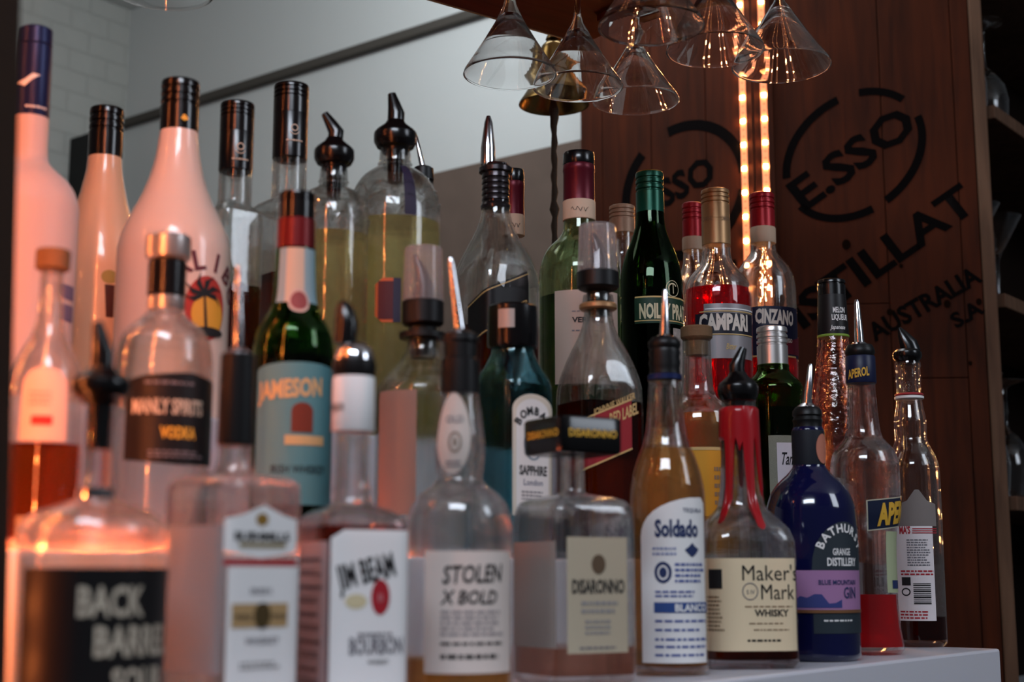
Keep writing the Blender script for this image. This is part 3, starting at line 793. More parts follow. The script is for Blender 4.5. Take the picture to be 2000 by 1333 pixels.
b.label(674, 715, 1160, 1188, mat('faint_gold_print', 'cfc09a', .5), 'medal', parent=l, eps=.0007, shape=lambda w_, h_: ell2(w_ / 2, h_ / 2, w_ / 2, h_ / 2))
b.text('BOURBON', 682, 1274, 32, GREY, x1=782, parent=l, bold=.03); b.print(698, 776, 1228, 1240, 1, GREY, l, 3); b.text('WHISKEY', 716, 1294, 9, INK, x1=755, parent=l)

b = Bottle('rum_bottle', 'round bottle with handwritten-style white label and amber rest, centre of front row', 896, 1200, O1, T1)
b.shape([(762, 36), (775, 37), (830, 44), (880, 49), (920, 46), (935, 44), (948, 52), (965, 74), (985, 91), (1010, 100), (1050, 104), (1333, 104)]); b.body(CLEAR); b.liquid(1284, AMBER)
b.spout_pourer((880, 505), 658, 28, [(650, 26), (655, 35), (667, 36), (672, 32), (700, 32), (704, 36), (765, 38), (770, 38)])
l = b.label(858, 917, 772, 930, mat('neck_paper', 'bdb3ab', .6), 'neck_label', shape=lambda w_, h_: ell2(w_ / 2, h_ / 2, w_ / 2, h_ / 2))
b.label(876, 902, 846, 890, mat('portrait_print', '7d7164', .6), 'portrait', parent=l, eps=.0008, shape=lambda w_, h_: join2(arc2(w_ * .42, h_ * .42, 0, 360, w_ * .16, x=w_ / 2, y=h_ / 2), ell2(w_ * .15, h_ * .2, w_ * .5, h_ * .5)))
b.text('OLD', 873, 830, 14, GREY, x1=905, parent=l); b.print(872, 905, 900, 916, 2, GREY, l, 9)
l = b.label(831, 993, 1078, 1310, mat('warm_white_paper', 'd8c8bf', .65))
b.text('STOLEN', 866, 1140, 34, INK, wmm=46, bold=.02, rot=2, parent=l, shear=.2); b.text('X BOLD', 862, 1178, 26, INK, wmm=42, bold=.02, parent=l, shear=.2)
b.print(862, 980, 1186, 1238, 5, mat('soft_grey_print', '9a8f90', .6), l, 5); b.print(862, 982, 1246, 1256, 1, INK, l, 6); b.print(862, 984, 1266, 1282, 1, INK, l, 7)

b = Bottle('amaretto_bottle', 'square amaretto bottle with wide black square cap and tan label', 1120, 1200, O1, T1, rot=31)
b.shape([(890, 24), (905, 23), (955, 23, 2), (966, 30, 3), (974, 82, 7), (983, 104, 8), (1000, 114, 8), (1030, 118, 8), (1333, 119, 8)]); b.body(CLEAR); b.liquid(1262, ROSE)
o = b.square([(821, 90), (825, 94), (884, 94), (890, 90)], BLACK, 'cap', n=14, rot=33)
b.rz0 = b.rz; zc = b.z(890)
b.rz = lambda z, f=b.rz0, q=b: (q.r(94.2, 855) if z > zc else f(z)); b.nz0 = b.nz; b.nz = lambda z, f=b.nz0: (14 if z > zc else f(z))
b.text('DISARONNO', 1112, 860, 15, YTXT, x1=1202, parent=o, bold=.02); b.text('DISARONNO', 1032, 860, 15, YTXT, x1=1092, parent=o, bold=.02)
l = b.label(1004, 1088, 1060, 1262, mat('smoky_back_label', '8a8079', .7), 'back_label')
l = b.label(1109, 1224, 1052, 1272, TAN)
b.text('DISARONNO', 1118, 1158, 26, INK, x1=1216, parent=l, bold=.03)
b.label(1154, 1180, 1085, 1122, mat('dark_bronze', '5d4a38', .5), 'crest', parent=l, eps=.0008, shape=lambda w_, h_: ell2(w_ / 2, h_ / 2, w_ / 2, h_ / 2))
b.print(1135, 1204, 1166, 1196, 2, GREYP, l, 2); b.print(1142, 1202, 1204, 1236, 3, GREYP, l, 8); b.print(1132, 1210, 1256, 1264, 1, GREY, l, 11)

b = Bottle('tequila_bottle', 'slender round tequila bottle with tall white label in blue print and golden contents', 1307, 1200, O1, T1)
b.shape([(700, 27), (735, 28), (748, 31), (800, 35), (840, 39), (870, 46), (900, 58), (935, 68), (970, 73), (1010, 74), (1333, 74)]); b.body(CLEAR); b.liquid(878, AMBER)
b.spout_pourer((1299, 565), 668, 25, [(660, 24), (668, 31), (676, 32), (683, 29), (690, 31), (700, 29), (710, 31), (720, 29), (731, 30), (734, 33), (744, 33), (746, 29)])
b.lathe([(733, 32.5), (734, 33.5), (743, 33.5), (744, 32.5)], NAVYC, 'blue_ring')
sh = lambda w_, h_: poly2([(0, 0), (w_, 0), (w_, h_ * .965), (w_ * .93, h_)] + [(w_ * (.86 - .86 * sin(a * pi / 18)), h_ * (.76 + .24 * cos(a * pi / 18))) for a in range(1, 10)])
l = b.label(1257, 1378, 975, 1292, PAPER, shape=sh)
b.text('Soldado', 1280, 1050, 32, NAVY, wmm=40, bold=.04, parent=l); b.text('TEQUILA', 1332, 1004, 8, NAVY, x1=1366, parent=l)
b.label(1336, 1362, 1062, 1090, NAVY, 'bird_print', parent=l, eps=.0008, shape=lambda w_, h_: poly2([(0, h_ * .5), (w_ * .3, h_ * .75), (w_ * .5, h_), (w_ * .7, h_ * .75), (w_, h_ * .55), (w_ * .75, h_ * .2), (w_ * .5, 0), (w_ * .25, h_ * .2)]))
b.label(1280, 1312, 1098, 1140, NAVY, 'coin_print', parent=l, eps=.0008, shape=lambda w_, h_: join2(arc2(w_ * .42, h_ * .42, 0, 360, w_ * .18, x=w_ / 2, y=h_ / 2), ell2(w_ * .22, h_ * .24, w_ * .5, h_ * .5)))
b.print(1276, 1330, 1066, 1086, 2, mat('pale_blue_print', '8b90b0', .6), l, 3); b.print(1318, 1374, 1096, 1138, 4, mat('blue_print', '4d5b96', .6), l, 12)
b.print(1281, 1360, 1150, 1166, 2, mat('blue_print', '4d5b96'), l, 5)
o = b.label(1279, 1377, 1176, 1196, mat('blue_bar', '2f4a85', .5), 'blue_bar', parent=l, eps=.0008); b.text('BLANCO', 1318, 1193, 14, WHT, x1=1374, parent=o, eps=.0012, bold=.03)
for i, y_ in enumerate((1205, 1222, 1240, 1254, 1270)): b.print(1281, 1376, y_, y_ + 9, 1, mat('blue_print', '4d5b96'), l, 20 + i)

b = Bottle('whisky_bottle', 'bourbon whisky bottle with dripping red wax neck and cream label', 1453, 1200, O1, T1, rot=16)
b.shape([(785, 33), (800, 34), (900, 37, 2), (960, 41, 2), (990, 47, 2.2), (1015, 72, 3), (1035, 90, 4), (1060, 99, 5), (1100, 101, 5), (1333, 101, 5)]); b.body(CLEAR); b.liquid(1092, AMBERD)
b.ball_pourer((1452, 680), 735, 796, 39, stem=820)
bm = bmesh.new(); N = 96; rnd = random.Random(3); ph = [rnd.uniform(.0, 1) for _ in range(9)]
def wax_len(a):
    v = 0
    for k_, (c_, wd, ln) in enumerate(((-2.02, .20, 165), (-1.50, .12, 22), (-1.05, .22, 175), (-.3, .2, 110), (.6, .25, 140), (1.6, .2, 90), (2.5, .25, 150))):
        d = (a - (b.pv + 1.5 + c_) + pi) % (2 * pi) - pi
        v = max(v, ln * math.exp(-(d / wd) ** 4))
    return 862 + v
rr = []
for j in range(15):
    ring_ = []
    for i in range(N):
        a = 2 * pi * i / N; y = 797 + (wax_len(a) - 797) * j / 14
        r_ = b.rz(b.z(y)) + (.0022 if 0 < j < 14 else .0002); ring_.append(Vector((r_ * cos(a), r_ * sin(a), b.z(y))))
    rr.append(ring_)
rings(bm, rr, cap1=False); link('wax_seal', bm, WAX, b.root, smooth=60)
l = b.label(1362, 1553, 1092, 1268, CREAM)
b.label(1388, 1413, 1113, 1150, INK, 'dark_stamp', parent=l, eps=.0008)
b.text("Maker's", 1450, 1134, 30, INK, x1=1550, parent=l, bold=0); b.text('Mark', 1485, 1170, 30, INK, x1=1546, parent=l, bold=0)
b.label(1450, 1480, 1138, 1172, GREY, 'seal_print', parent=l, eps=.0008, shape=lambda w_, h_: arc2(w_ * .46, h_ * .46, 0, 360, w_ * .06, x=w_ / 2, y=h_ / 2)); b.text('S IV', 1458, 1160, 8, GREY, x1=1473, parent=l)
b.text('WHISKY', 1473, 1202, 13, INK, x1=1536, parent=l, bold=.03)
for i, y_ in enumerate((1180, 1212, 1224)): b.print(1455 + i * 8, 1545 - i * 4, y_, y_ + 5, 1, mat('brown_print', '8a6f55', .6), l, i)
b.print(1460, 1540, 1242, 1250, 1, INK, l, 31); b.print(1386, 1418, 1160, 1230, 9, mat('brown_print', '8a6f55'), l, 32)

b = Bottle('gin_bottle', 'round navy blue gin bottle with arched dark label and purple band', 1590, 1200, O1, T1)
b.shape([(835, 28), (842, 31), (900, 31), (912, 32), (926, 42), (945, 62), (970, 78), (1000, 86), (1040, 88), (1260, 88), (1282, 87)]); b.body(NAVYB, hollow=False)
b.spout_pourer((1583, 712), 800, 22, [(796, 22), (803, 28), (812, 29), (815, 26), (822, 29), (830, 27), (838, 29), (842, 29)])
o = b.lathe([(843, 31.6), (846, 32.2), (905, 32.2), (910, 31.8)], mat('matt_neck_sleeve', '14161f', .6), 'neck_sleeve')
b.label(1594, 1615, 850, 908, mat('copper_sticker', 'b7705a', .5), 'copper_sticker', eps=.0012, shape=lambda w_, h_: ell2(w_ / 2, h_ / 2, w_ / 2, h_ / 2))
l = b.label(1590, 1676, 1022, 1235, mat('slate_label', '2b333a', .5), arch=.42, wmm=72)
m_ = b.wrap(arctext2('BATHURST', .0085, .024, pitch=19, bold=.03), 1645, 1088, WHT, 'lettering', l, .001)
b.text('GRANGE', 1624, 1086, 13, WHT, wmm=22, parent=l, bold=.02); b.text('DISTILLERY', 1614, 1106, 15, WHT, wmm=38, parent=l, bold=.03)
q_ = b.label(1503, 1676, 1115, 1195, mat('mauve_band', 'a3759f', .5), 'mauve_band', eps=.0009)
b.wrap(poly2([(0, 0)] + [(i * .007, .009 + .0045 * sin(i * .9) + .003 * sin(i * 2.1)) for i in range(14)] + [(.091, 0)]), 1504, 1186, mat('hills_print', '39407a', .5), 'hills_print', q_, .0013)
b.text('BLUE MOUNTAIN', 1598, 1142, 9, NAVY, wmm=44, parent=q_, eps=.0015, bold=.02); b.text('GIN', 1644, 1168, 22, NAVY, wmm=17, parent=q_, eps=.0015)
b.label(1503, 1676, 1190, 1196, mat('copper_line', 'c48a63', .3, .8), 'copper_line', eps=.0015); b.print(1608, 1668, 1206, 1212, 1, WHT, l, 3)

b = Bottle('aperitif_bottle', 'clear flared aperitif bottle with blue label and red rest at the bottom', 1700, 1200, O1, T1)
b.shape([(742, 27), (760, 27), (800, 29), (840, 33), (856, 37), (868, 47), (885, 60), (910, 66), (940, 67), (1000, 64), (1040, 56), (1060, 54), (1120, 53), (1180, 54), (1225, 57), (1262, 60)], base=.0352); b.body(CLEAR); b.liquid(1162, REDL2)
b.spout_pourer((1673, 586), 682, 24, [(675, 24), (683, 28), (690, 29), (697, 26), (702, 28)])
o = b.lathe([(697, 27.5), (699, 28.8), (748, 29.4), (750, 28.6)], mat('navy_sleeve', '141a38', .4), 'neck_sleeve')
b.rz0 = b.rz; zq = b.z(752); b.rz = lambda z, f=b.rz0, q=b: (q.r(29.3, 720) if z > zq else f(z))
b.text('APEROL', 1659, 743, 17, YTXT, x1=1697, parent=o, bold=.03, sk=.15)
l = b.wrap(move2(rect2(.075, .0335), 0, 0, 0, .12), 1694, 1040, mat('aperitif_blue_label', '1b2238', .45), 'label')
fr = b.wrap(move2(join2(rect2(.075, .0012), rect2(.075, .0012, 0, .0323), rect2(.0012, .0335)), 0, 0, 0, .12), 1694, 1040, mat('pale_border', 'b9b39e', .5), 'label_border', l, .0008)
b.text('APEROL', 1712, 1028, 40, YTXT, wmm=58, bold=.05, sk=.12, parent=l, eps=.0012)
l = b.label(1732, 1755, 1040, 1158, mat('pale_green_label', 'a8ae8a', .6), 'side_label', wmm=26); b.label(1741, 1752, 1134, 1150, NAVY, 'stamp', parent=l, eps=.0008)

b = Bottle('lime_juice_bottle', 'rightmost bottle of the front row, clear with white barcode label and black flip pourer', 1795, 1200, .095, T1)
b.shape([(708, 24), (716, 25), (722, 23), (740, 24), (760, 23), (790, 25), (830, 31), (855, 30), (870, 34), (890, 44), (915, 51), (950, 52), (1235, 52), (1250, 51)]); b.body(CLEAR); b.liquid(1205, AMBERD)
o = b.lathe([(684, 22), (689, 27), (697, 28), (702, 26), (706, 22), (712, 20)], BLACK, 'pourer')
link('spout', tube_bm([b.pt(1781, 690), b.pt(1774, 672), b.pt(1762, 652), b.pt(1756, 640)], [b.r(19, 690), b.r(18, 672), b.r(10, 655), b.r(3, 640)], flat=.7), BLACK, o)
b.lathe([(770, 26), (771, 27.5), (773, 27.5), (774, 26)], REDINK, 'red_ring'); b.lathe([(775, 26), (776, 28), (780, 28), (781, 26)], WHT, 'white_ring')
b.label(1757, 1826, 960, 1030, mat('ghost_back_label', '7a706c', .7), 'back_label', shape=lambda w_, h_: poly2([(0, 0), (w_, 0), (w_, h_ * .6), (w_ * .75, h_ * .7), (w_ * .55, h_), (w_ * .45, h_), (w_ * .25, h_ * .7), (0, h_ * .6)]))
l = b.label(1758, 1827, 1030, 1212, mat('pinkish_white_paper', 'ddd3d4', .6))
b.text("MA'S", 1759, 1044, 14, REDINK, x1=1779, parent=l, bold=.04)
for i in range(3): b.label(1782, 1826, 1034 + i * 4, 1036 + i * 4, REDINK, 'red_line', parent=l, eps=.0008)
b.print(1774, 1816, 1053, 1106, 11, GREY, l, 5); b.print(1762, 1824, 1112, 1124, 2, REDINK, l, 6)
b.wrap(join2(*[rect2(.00055 if i % 3 else .0011, .023, i * .0017, 0) for i in range(13)]), 1786, 1178, INK, 'barcode', l, .0008) if False else b.wrap(join2(*[rect2(.0205, .0009 if i % 3 else .0016, 0, i * .0024) for i in range(11)]), 1786, 1180, INK, 'barcode', l, .0008)
b.label(1764, 1780, 1128, 1144, INK, 'stamp', parent=l, eps=.0008); b.label(1764, 1780, 1149, 1164, INK, 'round_mark', parent=l, eps=.0008, shape=lambda w_, h_: arc2(w_ * .44, h_ * .44, 0, 360, w_ * .14, x=w_ / 2, y=h_ / 2))
b.print(1762, 1824, 1190, 1208, 3, REDINK, l, 8)

# ---------- middle row, from the left
b = Bottle('gin_bottle', 'clear corked bottle with pale label at the far left, behind the rum bottle', 88, 800, O2, T2)
b.shape([(528, 22), (560, 22), (620, 24), (660, 34), (700, 56), (740, 68), (800, 72), (1000, 74)]); b.body(CLEAR); b.liquid(870, glass('orange_liquid', (.72, .30, .12), ior=1.34))
b.lathe([(489, 30), (492, 33), (526, 33), (529, 28)], CORK, 'cork_cap')
l = b.label(40, 124, 725, 868, mat('pale_pink_label', 'cdb0ab', .6), arch=.25); b.label(62, 100, 820, 838, REDINK, 'red_print', parent=l, eps=.0008); b.print(58, 106, 768, 800, 3, GREYP, l, 3)
l = b.label(32, 150, 1012, 1062, mat('beige_label', 'a08468', .6), 'lower_label'); b.print(36, 140, 1026, 1048, 2, GREY, l, 8); 

b = Bottle('vodka_bottle', 'clear round vodka bottle with black label, steel and black cap, left of the green whiskey', 320, 700, O2, T2)
b.shape([(580, 32), (608, 34), (624, 46), (640, 68), (660, 84), (690, 92), (730, 95), (1000, 96)]); b.body(CLEAR); b.liquid(668, WATER)
b.lathe([(462, 40), (466, 44), (500, 44), (506, 42), (512, 33)], SILVER, 'cap'); b.lathe([(508, 32), (514, 37), (578, 37), (580, 35)], BLACK, 'neck_sleeve'); b.lathe([(580, 33), (583, 36), (603, 36), (607, 34)], SILVER, 'neck_ring')
l = b.label(245, 410, 738, 915, BLK, shape=lambda w_, h_: poly2([(0, h_ * .05), (w_ * .5, 0), (w_, h_ * .02), (w_, h_ * .93), (w_ * .6, h_), (w_ * .2, h_ * .96), (0, h_ * .90)]))
b.text('MANLY SPIRITS', 262, 818, 28, LTXT, wmm=50, bold=.03, parent=l); b.text('VODKA', 312, 864, 22, YTXT, x1=376, parent=l, bold=.03); b.print(285, 390, 752, 762, 1, GREY, l, 3); b.print(290, 392, 884, 900, 2, GREY, l, 4)

b = Bottle('whiskey_bottle', 'green Irish whiskey bottle with light blue label and red and black cap', 575, 600, O2, T2)
b.shape([(488, 38), (540, 40), (585, 43), (610, 50), (630, 62), (655, 73), (690, 78), (1000, 79)]); b.body(GREEN); b.liquid(700, AMBERD)
b.screwcap(378, 432, 35, BCAP, 2); b.lathe([(431, 35), (433, 36.5), (488, 37.5), (490, 36)], mat('dark_red_sleeve', '5e1216', .35, .3), 'red_sleeve')
l = b.label(540, 618, 492, 598, mat('neck_blue_paper', '7d98a0', .6), 'neck_label'); b.label(556, 594, 492, 598, mat('neck_cream_stripe', 'b5a390', .6), 'cream_stripe', parent=l, eps=.0007)
o = b.label(560, 606, 572, 620, mat('seal_ring', 'b59d92', .6), 'seal', eps=.0014, shape=lambda w_, h_: ell2(w_ / 2, h_ / 2, w_ / 2, h_ / 2)); b.label(566, 600, 578, 614, mat('seal_red', '7b3a3a', .6), 'seal_centre', parent=o, eps=.0018, shape=lambda w_, h_: ell2(w_ / 2, h_ / 2, w_ / 2, h_ / 2))
l = b.label(499, 645, 718, 990, mat('sky_blue_label', '4f7f86', .6), arch=.06)
b.text('JAMESON', 508, 790, 34, mat('gold_print', 'c0a070', .5), wmm=52, bold=.04, sk=.08, parent=l)
b.label(568, 608, 795, 852, mat('crest_brown', '6b2c1c', .6), 'crest', parent=l, eps=.0008, shape=lambda w_, h_: arch2(w_, h_, h_ * .3)); b.label(556, 628, 858, 876, mat('gold_print', 'c0a070'), 'gold_ribbon', parent=l, eps=.0008)
b.text('IRISH WHISKEY', 530, 930, 16, INK, x1=630, parent=l)

b = Bottle('gin_bottle', 'broad clear bottle with grey back label and a dust cap over its pourer', 824, 800, O2, T2)
b.shape([(640, 30), (676, 31), (700, 40), (724, 60), (745, 78), (765, 88), (790, 91), (1000, 92)]); b.body(CLEAR); b.liquid(775, WATER)
l = b.label(740, 812, 772, 1010, mat('mauve_grey_back_label', '70625b', .7), 'back_label')
o = b.lathe([(588, 38), (592, 41), (632, 41), (636, 38), (640, 26), (650, 26), (652, 46), (662, 46), (664, 26), (700, 24)], RUBBER, 'pourer_stopper')
b.lathe([(484, 33), (487, 37), (586, 41), (590, 41), (590, 39.6), (488, 35.6), (486, 30)], PINKP, 'dust_cap', o)
link('spout', tube_bm([b.pt(826, 590), b.pt(828, 560), b.pt(820, 525), b.pt(810, 497)], [b.r(22, 590), b.r(18, 560), b.r(11, 525), b.r(4, 497)], flat=.8), BLACK, o)

b = Bottle('gin_bottle', 'blue-green square gin bottle with black cap and white arched label', 1001, 850, O2, T2, rot=44)
b.shape([(664, 38), (690, 42, 2), (712, 52, 2.6), (735, 66, 4), (756, 76, 6), (790, 78, 7), (1010, 78, 7)]); b.body(TEAL); b.liquid(772, WATER)
b.lathe([(598, 44), (602, 49), (676, 50), (682, 47)], BLACK, 'cap')
b.rz0 = b.rz; zr = b.z(682); b.rz = lambda z, f=b.rz0, q=b, zr=zr: (q.r(49.6, 630) if z > zr else f(z)); b.nz0 = b.nz; b.nz = lambda z, f=b.nz0, zr=zr: 2 if z > zr else f(z)
b.label(974, 1005, 612, 648, mat('silver_square', '97908a', .4, .4), 'silver_square')
l = b.label(1001, 1077, 776, 1010, mat('ivory_label', 'cdbfae', .6), arch=.13); q_ = b.label(1008, 1070, 786, 1005, mat('ivory_inner', 'ddd6d2', .6), 'inner_panel', arch=.13, parent=l, eps=.0007)
b.wrap(arctext2('BOMBAY', .0072, .017, pitch=24, bold=.04), 1040, 852, INK, 'lettering', l, .001)
b.wrap(join2(arc2(.011, .014, 0, 360, .0015), ell2(.006, .008)), 1040, 872, mat('portrait_blue', '6b7b88', .6), 'portrait', l, .001)
b.text('SAPPHIRE', 1014, 932, 18, INK, x1=1066, parent=l, bold=.04); b.text('London', 1022, 952, 12, NAVY, x1=1058, parent=l); b.print(1018, 1062, 960, 980, 3, GREY, l, 5)

b = Bottle('whisky_bottle', 'square whisky bottle with slanting red label, under a transparent pourer cap', 1170, 780, O2, T2, rot=30)
b.shape([(578, 29), (594, 31), (600, 27), (625, 29, 2), (650, 36, 2), (690, 56, 3), (720, 70, 4), (750, 80, 5), (775, 84, 7), (820, 85, 8), (1010, 85, 8)]); b.body(CLEAR); b.liquid(790, AMBERD)
b.lathe([(594, 34), (597, 37), (604, 37), (607, 33)], GOLDC, 'neck_ring')
o = b.lathe([(530, 38), (534, 41), (562, 41), (566, 37), (572, 22), (620, 19)], RUBBER, 'pourer_stopper')
b.lathe([(440, 33), (443, 36), (530, 40), (534, 41), (534, 39.4), (445, 34.5), (443, 30)], PINKP, 'dust_cap', o)
link('spout', tube_bm([b.pt(1172, 532), b.pt(1172, 505), b.pt(1164, 475), b.pt(1158, 455)], [b.r(20, 532), b.r(17, 505), b.r(11, 475), b.r(4, 455)], flat=.8), BLACK, o)
l = b.wrap(move2(rect2(.075, .050), 0, 0, 0, .42), 1118, 945, mat('whisky_red_label', '8c1c24', .5), 'label')
b.wrap(move2(join2(rect2(.075, .0018), rect2(.075, .0018, 0, .0482)), 0, 0, 0, .42), 1118, 945, mat('gold_line_print', 'c2a068', .5), 'gold_edge', l, .0009)
b.text('RED LABEL', 1190, 838, 22, mat('gold_line_print', 'c2a068'), wmm=32, bold=.03, sk=.42, parent=l, eps=.0009); b.text('JOHNNIE WALKER', 1160, 822, 13, mat('gold_line_print', 'c2a068'), wmm=46, sk=.42, parent=l, eps=.0009)

b = Bottle('liqueur_bottle', 'corked bottle with clear neck and orange label between the golden tequila and the wax-necked bottle', 1363, 780, O2, T2)
b.shape([(662, 27), (700, 28), (750, 30), (775, 36), (790, 52), (810, 68), (840, 73), (1010, 74)]); b.body(CLEAR); b.liquid(812, AMBER)
b.lathe([(639, 28), (642, 31), (660, 31), (664, 28), (668, 22), (695, 21)], CORK, 'cork_cap')
l = b.label(1300, 1436, 882, 1012, mat('orange_label', 'c98a24', .6)); b.label(1300, 1436, 880, 886, mat('gold_line_print', 'c2a068'), 'gold_edge', parent=l, eps=.0008); b.print(1395, 1430, 910, 990, 5, mat('brown_print', '8a6f55'), l, 4)

b = Bottle('gin_bottle', 'green bottle with ribbed silver screw cap and white script label', 1512, 800, O2, T2)
b.shape([(714, 31), (726, 32), (738, 42), (750, 54), (762, 58), (775, 56), (830, 55), (1010, 54)]); b.body(GREEN2); b.liquid(800, GREEN3)
b.screwcap(640, 716, 30, SILVER, 3)
l = b.label(1506, 1562, 856, 1010, mat('patterned_border', '8f8d7c', .6, var=.6, bscale=1500), wmm=56); q_ = b.label(1521, 1562, 870, 1006, mat('lilac_white_paper', 'cfc5cc', .6), 'inner_panel', parent=l, eps=.0008, wmm=44)
b.text('Tanqueray', 1527, 912, 24, INK, wmm=42, parent=q_, eps=.0012, shear=.4)

b = Bottle('melon_liqueur_bottle', 'tall clear bottle with black cap and black neck label, left of the blue-labelled aperitif', 1629, 700, O2, T2)
b.shape([(655, 29), (680, 31), (720, 36), (760, 43), (800, 49), (850, 52), (1100, 53)]); b.body(glass('glow_tinted_glass', (.93, .80, .78), bump=.5, bscale=90));  # pink tint puts the orange glow seen through clear glass into its colour
b.screwcap(548, 600, 27, BLACK, 1)
o = b.lathe([(576, 26.5), (580, 27.2), (655, 30.3), (660, 30)], BLK, 'neck_label'); b.lathe([(656, 30), (657, 30.8), (660, 30.8), (661, 30)], mat('lime_line', '7d9a3a', .5), 'green_line')
b.rz0 = b.rz; zr = b.z(661); b.rz = lambda z, f=b.rz0, q=b, zr=zr: (q.r(29.4, 620) if z > zr else f(z))
b.text('MELON', 1627, 616, 11, WHT, wmm=16, parent=o, bold=.02); b.text('LIQUEUR', 1625, 630, 11, WHT, wmm=22, parent=o, bold=.02); b.text('Japanese', 1622, 648, 8, WHT, wmm=20, parent=o, shear=.3)

# ---------- back row, from the left
b = Bottle('vodka_bottle', 'tall frosted vodka bottle with navy cap, half hidden by the left post', 49, 450, .33, T3, Y=1.12)
b.shape([(232, 33), (300, 34), (318, 38), (335, 54), (352, 74), (375, 90), (410, 99), (800, 101)]); b.body(FROST)
b.lathe([(57, 27), (60, 31), (90, 32), (92, 30), (94, 32), (230, 33), (236, 31)], NAVYC, 'cap_sleeve')
b.rz0 = b.rz; zr = b.z(238); b.rz = lambda z, f=b.rz0, q=b, zr=zr: (q.r(33.2, 160) if z > zr else f(z))
b.wrap(poly2([(0, 0), (.008, .003), (.014, .008), (.02, .007), (.014, .003), (.008, -.003)]), 36, 172, WHT, 'bird_print'); b.print(50, 92, 212, 220, 1, WHT, None, 3)
b.label(94, 136, 562, 590, mat('faded_navy', '6e6480', .6), 'flag_print'); b.label(92, 134, 600, 632, mat('faded_navy', '6e6480'), 'flag_print')

b = Bottle('coffee_liqueur_bottle', 'cream white cone-necked bottle with dark brown cap and drink picture', 196, 500, .33, T3, Y=1.27)
b.shape([(305, 32), (330, 34), (380, 44), (430, 58), (480, 70), (530, 78), (800, 80)]); b.body(WHITEP2, hollow=False)
b.screwcap(213, 310, 33, BCAP, 3)
o = b.label(200, 230, 570, 632, mat('dark_drink_print', '4a2620', .6), 'glass_print', shape=lambda w_, h_: poly2([(w_ * .15, 0), (w_ * .85, 0), (w_, h_), (0, h_)])); b.label(196, 226, 542, 568, mat('lime_print', 'a08a4a', .6), 'lime_print', shape=lambda w_, h_: ell2(w_ / 2, h_ / 2, w_ / 2, h_ / 2))

b = Bottle('coconut_rum_bottle', 'white coconut rum bottle with palm and sunset picture and dark brown cap', 340, 500, .33, T3, Y=1.185)
b.shape([(260, 37), (290, 40), (340, 50), (390, 68), (430, 88), (465, 103), (500, 109), (800, 110)]); b.body(WHITEP, hollow=False)
b.screwcap(160, 264, 37, BCAP, 3)
b.wrap(poly2([(0, .002), (.003, .0), (.006, .002), (.004, .005), (.002, .006)]), 352, 248, YTXT, 'palm_emblem', None, .0026)
b.wrap(arctext2('MALIBU', .0165, .031, pitch=27, bold=.03), 400, 612, mat('maroon_print', '5b2530', .5), 'lettering')
o = b.wrap(ell2(.020, .027), 400, 615, mat('red_sunset', 'a8352c', .5), 'sunset_print', None, .0006); b.wrap(ell2(.016, .018), 402, 628, mat('yellow_sun', 'd79a34', .5), 'sun_print', o, .0010)
b.wrap(join2(*[move2(poly2([(0, -.0012), (.012, -.004), (.017, -.009), (.011, .001), (0, .0012)]), 0, 0, a_) for a_ in (0, 40, 85, 130, 180, 215)], move2(poly2([(-.001, 0), (.001, 0), (.004, -.028), (.001, -.028)]), 0, 0, 0)), 394, 590, INK, 'palm_print', o, .0014)
b.wrap(ell2(.015, .004), 404, 660, INK, 'island_print', o, .0014)

def square_vodka(label, cx, ytop, yn, ysh, hw, hs, yl, rot, Y):
    b = Bottle('whiskey_bottle', label, cx, ytop + 100, O3, T3, rot=rot, Y=Y, group='square-shouldered bottles with tall black caps')
    b.shape([(yn - 6, hw - 1), (ysh - 16, hw), (ysh - 8, hw + 2, 2.4), (ysh, hs * .8, 5), (ysh + 8, hs * .97, 8), (ysh + 22, hs, 9), (900, hs, 9)]); b.body(CLEAR); b.liquid(yl, AMBERD)
    b.screwcap(ytop, ytop + 60, hw, BCAP, 3); o = b.lathe([(ytop + 58, hw - .6), (ytop + 60, hw), (yn, hw), (yn + 2, hw - 2)], BLACK, 'cap_sleeve')
    b.rz0 = b.rz; zr = b.z(yn + 3); b.rz = lambda z, f=b.rz0, q=b: (q.r(hw + .2, ytop + 80) if z > zr else f(z)); b.nz0 = b.nz; b.nz = lambda z, f=b.nz0: 2 if z > zr else f(z)
    ax = b.axis(ytop + 90)
    b.wrap(join2(arc2(.003, .003, 0, 360, .001), arc2(.0045, .0045, 200, 340, .0008, y=-.002)), ax + 8, ytop + 92, LTXT, 'emblem', o); b.print(ax - 8, ax + 22, ytop + 112, ytop + 118, 1, LTXT, o, 2)
    return b
square_vodka('shorter clear square-shouldered bottle with tall black cap, right of the white coconut rum', 461, 203, 336, 412, 33, 56, 562, 30, 1.26)
square_vodka('taller clear square-shouldered bottle with tall black cap, behind the green whiskey', 567, 167, 312, 400, 34, 74, 545, 30, 1.33)

